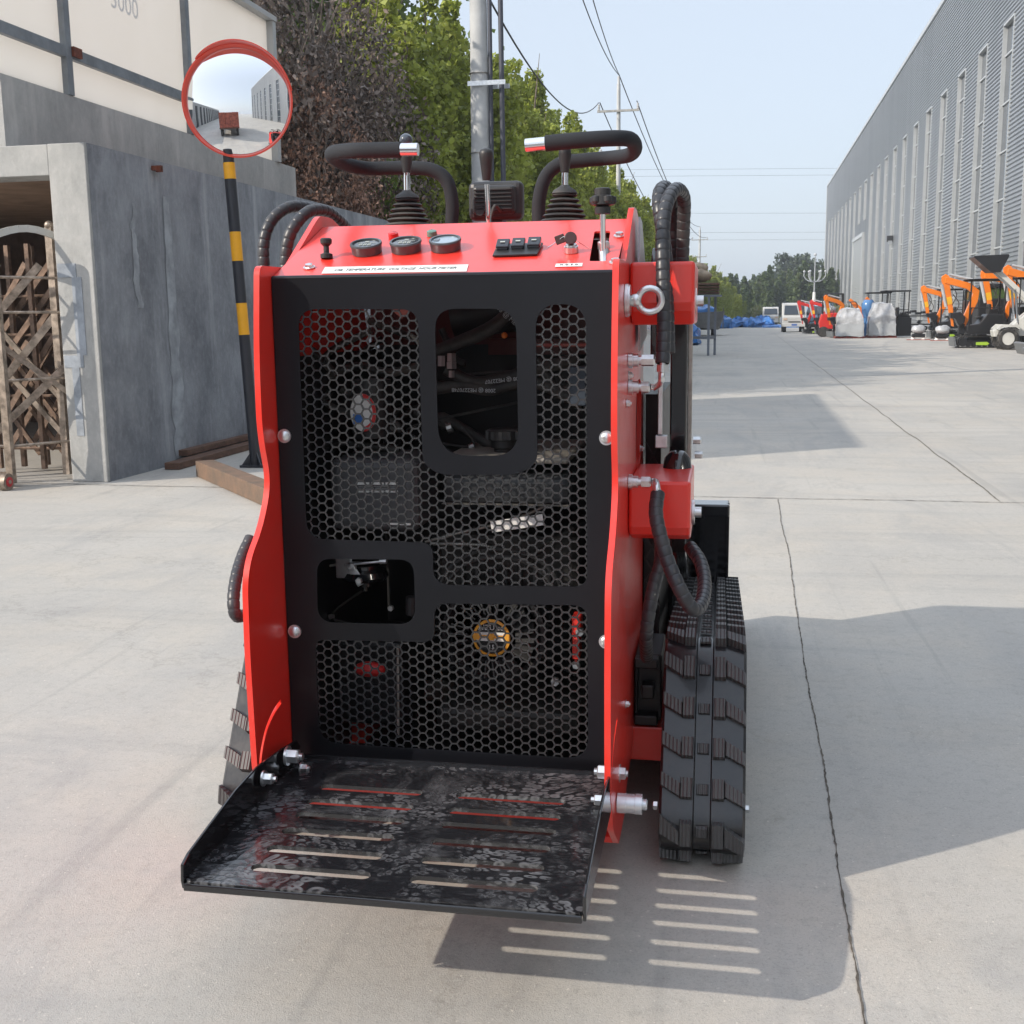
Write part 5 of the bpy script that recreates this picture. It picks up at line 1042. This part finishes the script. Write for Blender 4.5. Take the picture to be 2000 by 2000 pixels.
# ---- platform ----
m_=MB(); slots=[]
for X0,X1 in ((-.780,-.567),(-.4985,-.281)):
    for Y0 in (2.076,2.006,1.943,1.874,1.802,1.731): slots.append(rrect(X0,Y0-.013,X1,Y0+.013,.0129,5))
ZP=.268
plx0,plx1=-.872,-.200
vs,fs=plate(roundpoly([(plx0,1.665,.012),(plx1,1.665,.012),(plx1,2.215,.002),(plx0,2.215,.002)],.01),slots,.008,lambda x,y,z:(x,y,ZP+z))
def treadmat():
    m=mat('dusty_gloss_black_painted_glints',(.012,.012,.014),.16,0,.5); nt=m.node_tree; b=nt.nodes['Principled BSDF']; L=nt.links.new
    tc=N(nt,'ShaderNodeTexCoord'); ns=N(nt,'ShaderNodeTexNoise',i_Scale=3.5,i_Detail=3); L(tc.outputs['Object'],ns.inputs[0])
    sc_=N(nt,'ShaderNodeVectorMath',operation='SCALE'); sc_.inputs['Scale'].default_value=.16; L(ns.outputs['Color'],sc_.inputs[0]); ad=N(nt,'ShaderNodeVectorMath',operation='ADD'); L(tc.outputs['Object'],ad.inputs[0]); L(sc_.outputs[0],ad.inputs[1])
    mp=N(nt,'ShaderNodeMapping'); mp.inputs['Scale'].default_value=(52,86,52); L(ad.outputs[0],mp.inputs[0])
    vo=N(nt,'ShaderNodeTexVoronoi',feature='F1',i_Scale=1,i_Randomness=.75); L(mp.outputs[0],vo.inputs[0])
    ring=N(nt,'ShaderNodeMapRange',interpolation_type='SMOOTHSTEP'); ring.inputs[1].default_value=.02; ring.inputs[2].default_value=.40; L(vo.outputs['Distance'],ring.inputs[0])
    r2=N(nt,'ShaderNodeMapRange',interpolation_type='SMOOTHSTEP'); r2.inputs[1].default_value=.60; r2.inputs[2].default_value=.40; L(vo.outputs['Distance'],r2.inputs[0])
    mu=N(nt,'ShaderNodeMath',operation='MULTIPLY'); L(ring.outputs[0],mu.inputs[0]); L(r2.outputs[0],mu.inputs[1])  # oval highlights painted into the colour, imitating mesh reflections in the gloss
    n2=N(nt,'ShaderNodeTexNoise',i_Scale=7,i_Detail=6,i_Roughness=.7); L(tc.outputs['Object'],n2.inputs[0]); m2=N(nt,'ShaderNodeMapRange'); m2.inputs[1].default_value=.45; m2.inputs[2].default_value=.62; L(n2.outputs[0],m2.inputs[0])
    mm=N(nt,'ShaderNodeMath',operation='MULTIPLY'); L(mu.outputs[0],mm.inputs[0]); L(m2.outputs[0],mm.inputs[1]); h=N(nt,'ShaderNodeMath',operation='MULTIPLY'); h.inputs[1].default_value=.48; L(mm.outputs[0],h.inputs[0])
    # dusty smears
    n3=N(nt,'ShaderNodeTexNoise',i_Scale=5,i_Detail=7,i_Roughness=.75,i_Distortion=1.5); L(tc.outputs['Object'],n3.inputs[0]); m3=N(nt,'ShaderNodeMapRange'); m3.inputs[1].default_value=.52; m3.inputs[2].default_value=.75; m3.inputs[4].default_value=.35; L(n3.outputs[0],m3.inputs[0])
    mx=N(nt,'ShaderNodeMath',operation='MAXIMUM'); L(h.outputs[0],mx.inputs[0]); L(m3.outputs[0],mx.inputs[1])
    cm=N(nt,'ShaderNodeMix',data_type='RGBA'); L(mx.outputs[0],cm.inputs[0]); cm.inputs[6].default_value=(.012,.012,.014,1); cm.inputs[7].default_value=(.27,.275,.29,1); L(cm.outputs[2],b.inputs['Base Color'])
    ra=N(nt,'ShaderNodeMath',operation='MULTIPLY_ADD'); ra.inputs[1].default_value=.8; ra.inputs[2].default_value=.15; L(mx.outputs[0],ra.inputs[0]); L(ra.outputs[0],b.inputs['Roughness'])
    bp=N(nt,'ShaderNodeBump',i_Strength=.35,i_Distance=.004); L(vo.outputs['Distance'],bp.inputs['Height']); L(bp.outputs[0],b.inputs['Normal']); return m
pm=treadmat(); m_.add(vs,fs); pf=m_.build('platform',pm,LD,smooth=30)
m_=MB(); m_.prism([(plx0-.0062,y,z) for y,z in ((1.668,ZP-.012),(1.664,ZP+.004),(1.667,.300),(1.69,.309),(1.89,.338),(1.99,.343),(2.12,.331),(2.20,.318),(2.215,.30),(2.215,ZP-.012))],(.006,0,0)); m_.build('platform_side',gloss,pf,bevel=.002)
m_=MB(); m_.prism([(plx1+.0002,y,z) for y,z in ((1.668,ZP-.012),(1.664,ZP+.004),(1.667,.300),(1.69,.309),(1.89,.338),(1.99,.343),(2.12,.331),(2.20,.318),(2.215,.30),(2.215,ZP-.012))],(.006,0,0)); m_.build('platform_side',gloss,pf,bevel=.002)
m_=MB(); m_.bb((plx0,1.660,ZP-.012),(plx1,1.6645,ZP+.001)); m_.build('platform_lip',gloss,pf,bevel=.002)
m_=MB(); m_.bb((plx0,2.2153,ZP-.02),(plx1,2.2205,ZP+.012)); m_.build('platform_hinge_bar',gloss,pf)
hx=lambda p,d,r,h,n='bolt',m=zinc,par=LD:(lambda q:q.build(n,m,par))(MB().lathe(p,d,[(0,r*1.3),(h*.12,r*1.3),(h*.13,r),(h*.9,r),(h,r*.8)],6))
def bolts(px,py,X,d,r,h,par=LD):
    p=at(px,py,'X',X); m_=MB(); m_.lathe(p,d,[(0,r*1.35),(h*.15,r*1.35)],20); m_.lathe(p+Vector(d)*h*.15,d,[(0,r),(h*.7,r),(h*.8,r*.85)],6); m_.cyl(p+Vector(d)*h*.9,p+Vector(d)*h*1.25,r*.5,12); m_.build('bolt',zinc,par,smooth=30)
bolts(560,1476,-.865,(1,0,0),.015,.028); bolts(588,1500,-.85,(1,0,0),.010,.016); bolts(514,1520,-.865,(1,0,0),.0115,.022); 
bolts(1186,1508,-.203,(-1,0,0),.014,.02); bolts(1180,1563,-.206,(-1,0,0),.011,.02); bolts(1210,1510,-.193,(1,0,0),.014,.014)
# right-hand roller
p=at(1206,1568,'X',-.191); m_=MB(); m_.lathe(p,(1,0,0),[(0,.020),(.018,.020),(.0185,.0195),(.036,.0195),(.0365,.021),(.050,.021),(.0505,.011),(.058,.0115),(.060,.009)],28); m_.build('step_roller',mat('pale_zinc',(.70,.72,.75),.25,.6,.0),LD,smooth=35)
# lifting eye bolt
p=at(1222,587,'X',-.192); m_=MB(); m_.lathe(p,(1,0,0),[(0,.033),(.006,.033),(.0065,.031),(.010,.031)],28); m_.lathe(p+X_*.010,(1,0,0),[(0,.010),(.006,.013),(.014,.0135),(.018,.011)],16)
rc=p+X_*.048; m_.tube([rc+Vector((.0235*math.cos(t),0,.0235*math.sin(t))) for t in [k*2*math.pi/32 for k in range(32)]],.0065,12,closed=True); m_.build('lifting_eye',zinc,LD,smooth=45)
# fittings and small bolts on the right plate
def fitting(px,py,L_=.055,r=.013):
    p=at(px,py,'X',-.192); m_=MB(); m_.lathe(p,(1,0,0),[(0,r*1.25),(.008,r*1.25),(.0085,r),(.02,r),(.0205,r*.7),(.027,r*.7)],20); m_.lathe(p+X_*.027,(1,0,0),[(0,r*.95),(L_-.03,r*.95),(L_-.027,r*.7)],6); m_.build('hose_fitting',zinc,LD,smooth=30); return p+X_*L_
f1=fitting(1228,704); f2=fitting(1228,756,.045); f3=fitting(1228,941,.048); f4=fitting(1235,968,.045)
for (px,py) in ((1228,733),(1224,788),(1250,876),(1222,1375)): bolts(px,py,-.192,(1,0,0),.007,.008)
def wraphose(P_,r,name='wrapped_hose',pitch=.021,par=None,Ys=None):
    path=cr(P_,10); L_=resample(path,pitch/9); rad=[]
    for i in range(len(L_)): rad.append(r*(.90 if i%9==0 else (1.0 if i%9<6 else 1.0-.012*(i%9-5))))
    m_=MB(); m_.tube(L_,r,14,rad=rad); return m_.build(name,hosem,par or LD,smooth=38)
hA=[(1294,710,2.36),(1297,630,2.38),(1295,536,2.40),(1294,466,2.42),(1299,410,2.45),(1311,378,2.50),(1325,370,2.56),(1336,390,2.62),(1335,443,2.66),(1333,515,2.68)]
hB=[(1305,690,2.42),(1303,600,2.44),(1301,520,2.46),(1294,450,2.48),(1287,398,2.50),(1290,372,2.54),(1302,368,2.60),(1313,400,2.66),(1315,450,2.70),(1314,515,2.72)]
wraphose([AY(*q) for q in hA],.0150); wraphose([AY(*q) for q in hB],.0150)
m_=MB(); m_.tube(cr([f2,f2+X_*.012,AY(1291,745,2.36),AY(1294,722,2.36),AY(1294,700,2.36)],6),.0062,12); m_.cyl(AY(1294,726,2.36),AY(1294,712,2.36),.012,12); m_.build('elbow_pipe',zinc,LD,smooth=45)
hC=[(1285,962,2.36),(1281,1000,2.33),(1288,1040,2.30),(1304,1095,2.28),(1330,1155,2.26),(1354,1190,2.27),(1370,1178,2.33),(1376,1140,2.42),(1368,1098,2.5),(1348,1068,2.56)]
hD=[(1292,1060,2.52),(1290,1100,2.48),(1278,1142,2.45),(1266,1205,2.42),(1262,1250,2.44),(1264,1285,2.55)]
wraphose([AY(*q) for q in hC],.0150); wraphose([AY(*q) for q in hD],.0150)
m_=MB(); m_.tube(cr([f3,f3+X_*.008,AY(1282,950,2.36),AY(1285,975,2.36)],6),.008,12); m_.build('elbow_pipe',zinc,LD,smooth=45)
# left side hoses
hE=[(517,535,2.80),(515,480,2.80),(525,441,2.81),(546,415,2.83),(576,403,2.87),(620,412,2.95),(660,440,3.05)]
hF=[(556,535,2.72),(562,474,2.72),(578,438,2.73),(604,413,2.76),(636,412,2.82),(664,432,2.90),(690,460,3.0)]
wraphose([AY(*q) for q in hE],.0150); wraphose([AY(*q) for q in hF],.0150)
hG=[(490,1050,2.62),(474,1085,2.58),(461,1130,2.52),(456,1175,2.48),(462,1203,2.48),(482,1200,2.55)]
wraphose([AY(*q) for q in hG],.0150)
# brackets on the right plate
def bracket(ztop,zbend,zbot,x1,Y0=2.44):
    m_=MB(); m_.prism([(-.192,y,z) for y,z in ((Y0,ztop),(Y0,zbend),(Y0+.012,zbend-.018),(Y0+.05,zbot),(Y0+.30,zbot),(Y0+.30,ztop))],(x1+.192,0,0)); return m_.build('arm_bracket',red,LD,bevel=.007,seg=3)
b1=AY(1358,510,2.45); bracket(b1.z,AY(1358,590,2.45).z,AY(1358,634,2.45).z,b1.x)
b2=AY(1350,940,2.45); bracket(b2.z,AY(1350,1030,2.45).z,AY(1350,1060,2.45).z,b2.x)
for (px,py) in ((1356,588),(1352,1000)):
    p=at(px,py,'Y',2.56); m_=MB(); m_.lathe(p,(1,0,0),[(0,.028),(.005,.028),(.006,.012),(.02,.012)],20); m_.build('pivot_pin',zinc,LD,smooth=35)
for (px,py,Y) in ((1362,860,2.9),(1365,888,2.9)): m_=MB(); m_.hexnut(AY(px-8,py,Y),(1,0,0),.010,.02); m_.build('nut',zinc,LD)
# black lift arm with bright edge, and cylinder
def armpoly(P_,x0,x1,name,m): m_=MB(); m_.prism([(x0,y,z) for y,z in P_],(x1-x0,0,0)); return m_.build(name,m,LD,bevel=.004)
xa=AY(1312,800,2.9).x; xb=AY(1350,800,2.9).x
armpoly([(2.78,1.30),(2.92,1.32),(3.0,1.1),(3.06,.80),(3.3,.62),(3.75,.52),(3.75,.40),(3.2,.46),(2.9,.60),(2.80,.85)],xa,xb-.008,'lift_arm',gloss)
armpoly([(2.795,1.28),(2.80,1.28),(2.83,.78),(2.825,.78)],xb-.0078,xb+.004,'arm_edge_strip',steel)
XA=2*(-.541)-xb; armpoly([(2.78,1.30),(2.92,1.32),(3.0,1.1),(3.06,.80),(3.3,.62),(3.75,.52),(3.75,.40),(3.2,.46),(2.9,.60),(2.80,.85)],XA,XA+.04,'lift_arm',gloss)
p=AY(1322,940,2.66); m_=MB(); m_.lathe(p+Vector((0,0,-.02)),(0,.35,1),[(0,.033),(.05,.034),(.075,.030),(.09,.018),(.095,0)],24); m_.build('lift_cylinder',gloss,LD,smooth=60)
m_=MB(); a_=AY(1290,800,2.8); m_.box(a_+Z_*.02,(.012,.02,.16)); m_.box(AY(1292,862,2.8),(.03,.03,.03)); m_.build('safety_strut',zinc,LD,bevel=.002)
m_=MB(); m_.prism([(-.186,y,z) for y,z in ((2.60,1.412),(2.66,1.405),(2.80,1.30),(2.86,1.15),(2.62,1.12),(2.58,1.30))],(.004,0,0)); m_.build('inspection_plate',mat('pale_grey_sheet',(.42,.44,.46),.3,.4),LD)
armpoly([(2.80,1.33),(2.84,1.36),(2.87,1.30),(2.87,1.1),(2.80,1.1)],-.17,-.155,'guide_plate',gloss)
# engine side grille visible beyond the right plate
m_=MB()
for k in range(7): m_.beam((-.188,2.93+.0*k,.45+.06*k),(-.150,2.93,.52+.06*k),.004,.004); m_.beam((-.188,2.93,.52+.06*k),(-.150,2.93,.45+.06*k),.004,.004)
m_.build('side_grille',plas,LD)
m_=MB(); m_.bb((XL+.001,3.001,.2),(XR-.001,3.6,1.28)); m_.build('engine_hood',gloss,LD,bevel=.02)
m_=MB(); m_.bb((-.190,2.955,.25),(-.150,3.5,1.0)); m_.build('side_grille_frame',bayk,LD)
# track motor and axle between plate and track
m_=MB(); q=at(1258,1275,'X',-.175); m_.bb((-.19,2.66,.235),(-.128,2.85,.40)); m_.bb((-.19,2.62,.235),(-.135,2.659,.26)); m_.bb((-.19,2.62,.375),(-.135,2.659,.40)); m_.bb((-.19,2.63,.26),(-.182,2.659,.375)); m_.box((-.158,2.635,.32),(.03,.04,.035)); m_.build('track_motor',bayk,LD,bevel=.004)
for s_ in (1,-1):
    xx=-.541+s_*.385; m_=MB(); m_.bb((xx-.06,2.64,.14),(xx+.06,3.5,.225)); m_.build('track_carrier',red,LD,bevel=.004)
# ---- rubber tracks ----
def hull(P):
    P=sorted(P); 
    def half(P):
        o=[]
        for p in P:
            while len(o)>1 and (o[-1][0]-o[-2][0])*(p[1]-o[-2][1])-(o[-1][1]-o[-2][1])*(p[0]-o[-2][0])<=0: o.pop()
            o.append(p)
        return o[:-1]
    return half(P)+half(P[::-1])
circ=[(2.440,.072,.070),(2.645,.308,.122),(3.72,.165,.143)]
H_=hull([(cx+r*math.cos(t),cz+r*math.sin(t)) for cx,cz,r in circ for t in [k*2*math.pi/60 for k in range(60)]])
loop=resample([Vector((0,y,z)) for y,z in H_+[H_[0]]],.0104)[:-1]; per=len(loop)
zmin=min(p.z for p in loop)
loop=[p-Vector((0,0,zmin-.022)) for p in loop]
ribm=None
def lugmat():
    m=mat('tread_rubber',(.075,.076,.078),.42,dust=.12); nt=m.node_tree; b=nt.nodes['Principled BSDF']; tc=N(nt,'ShaderNodeTexCoord'); wv=N(nt,'ShaderNodeTexWave',i_Scale=38,i_Distortion=.3); wv.bands_direction='X'; nt.links.new(tc.outputs['Object'],wv.inputs[0])
    bp=N(nt,'ShaderNodeBump',i_Strength=.6,i_Distance=.003); nt.links.new(wv.outputs['Fac'],bp.inputs['Height']); nt.links.new(bp.outputs[0],b.inputs['Normal']); return m
lm_=lugmat()
def make_track(xc,wd=.186):
    e=bpy.data.objects; n=len(loop); m_=MB(); rs=[]
    for i in range(n):
        t=(loop[(i+1)%n]-loop[i-1]).normalized(); nn=Vector((0,t.z,-t.y)); c=loop[i]+X_*xc
        w2=wd/2; rs.append([c-X_*w2+nn*(-.004),c-X_*(w2-.006)+nn*.003,c-X_*.020+nn*.003,c-X_*.017-nn*.003,c+X_*.017-nn*.003,c+X_*.020+nn*.003,c+X_*(w2-.006)+nn*.003,c+X_*w2-nn*.004,c+X_*w2-nn*.022,c-X_*w2-nn*.022])
    m_.rings(rs,closed=True); tr_=m_.build('track',mat('belt_rubber',(.011,.012,.015),.28,0,.35,bump=.05,bscale=60,dust=.12),LD,smooth=35)
    m_=MB(); k=0; total=n*.0104; nl=int(total/.088); fl=[]
    def fr(s):
        f=s/.0104; i=int(f)%n; u_=f-int(f); p=loop[i].lerp(loop[(i+1)%n],u_); t=(loop[(i+1)%n]-loop[i]).normalized(); t2=(loop[(i+2)%n]-loop[i-1]).normalized(); return p,t2,Vector((0,t2.z,-t2.y))
    def lug(poly,s0,h,sh=.86):
        cx=sum(p[0] for p in poly)/len(poly); ct=sum(p[1] for p in poly)/len(poly); base=[];top=[]
        for (x,t) in poly:
            p,T,Nn=fr(s0+t); base.append(p+X_*(xc+x)+Nn*.001)
            p,T,Nn=fr(s0+ct+(t-ct)*sh); top.append(p+X_*(xc+cx+(x-cx)*sh)+Nn*h)
        nn=len(poly); m_.add(base+top,[tuple(range(nn,2*nn))]+[(a,(a+1)%nn,nn+(a+1)%nn,nn+a) for a in range(nn)])
    sg=-1
    for i in range(nl):
        s0=i*total/nl
        lug([(-.048,-.024),(-.021,-.024),(-.021,.024),(-.048,.024)],s0,.025)
        lug([(-.092,-.034),(-.047,-.010),(-.047,.022),(-.092,-.003)],s0,.023,.92)
        lug([(.021,-.024),(.048,-.024),(.048,.024),(.021,.024)],s0,.025)
        lug([(.047,-.018),(.092,.008),(.092,.038),(.047,.016)],s0,.023,.92)
        lug([(-.013,-.012),(.013,-.012),(.013,.012),(-.013,.012)],s0,.006)
    m_.build('tread_lugs',lm_,tr_,smooth=25)
    for cx,cz,r in circ:
        m_=MB(); m_.cyl((xc-.05,cx,cz-zmin+.022),(xc+.05,cx,cz-zmin+.022),r-.022,28); m_.build('idler_wheel',bayk,tr_,smooth=40)
    for y_ in (2.9,3.15,3.4): m_=MB(); m_.cyl((xc-.05,y_,.075),(xc+.05,y_,.075),.05,18); m_.build('road_wheel',bayk,tr_,smooth=40)
    m_=MB(); m_.bb((xc-.03,2.6,.12),(xc+.03,3.7,.30)); m_.build('track_frame',mblack,tr_)
    return tr_
make_track(-.0245); make_track(-1.042)
for (px,py) in ((1455,1580),(1284,1573)): m_=MB(); m_.hexnut(at(px,py,'X',.072 if px>1400 else -.12),(1 if px>1400 else -1,0,0),.010,.01); m_.build('nut',zinc,LD)
# ---- bucket ahead of the loader ----
bx1=AY(1425,1000,3.75).x; bx0=-1.082-bx1; zt=AY(1400,984,3.75).z
m_=MB(); pf_=[(3.80,zt),(3.74,zt-.02),(3.74,.30),(3.80,.12),(3.95,.05),(4.45,.02),(4.45,.035),(3.97,.065),(3.83,.14),(3.77,.31),(3.77,zt-.04),(3.81,zt-.02)]
m_.prism([(bx0,y,z) for y,z in pf_],(bx1-bx0,0,0)); bu=m_.build('bucket',gloss,LD,bevel=.003)
m_=MB(); m_.bb((bx0,3.70,zt-.035),(bx1,3.80,zt+.005)); m_.build('bucket_top_rail',gloss,bu,bevel=.006)
for X0 in (bx0,bx1-.012):
    m_=MB(); m_.prism([(X0,y,z) for y,z in ((3.735,zt+.006),(3.95,zt-.02),(4.45,.15),(4.45,.018),(3.93,.045),(3.78,.12),(3.735,.30))],(.012,0,0)); m_.build('bucket_side',gloss,bu,bevel=.002)
for xx in (-.9,-.55,-.2,-.06): m_=MB(); m_.bb((xx,3.69,.2),(xx+.012,3.74,zt-.04)); m_.build('bucket_rib',gloss,bu)
m_=MB(); m_.bb((-.95,3.55,.25),(-.13,3.685,.50)); m_.build('quick_coupler',mblack,LD,bevel=.01)

# ---- summer air: even pale haze round the whole scene ----
setorg(None)
hz=bpy.data.materials.new('haze'); hz.use_nodes=True; nt=hz.node_tree; nt.nodes.remove(nt.nodes['Principled BSDF']); pv=N(nt,'ShaderNodeVolumePrincipled'); pv.inputs['Color'].default_value=(.86,.92,1,1); pv.inputs['Density'].default_value=.0011; pv.inputs['Anisotropy'].default_value=.3
nt.links.new(pv.outputs[0],nt.nodes['Material Output'].inputs['Volume'])
m_=MB(); m_.bb((-1600,-1600,-1),(1600,1600,24)); tag(m_.build('haze',hz),kind='stuff')
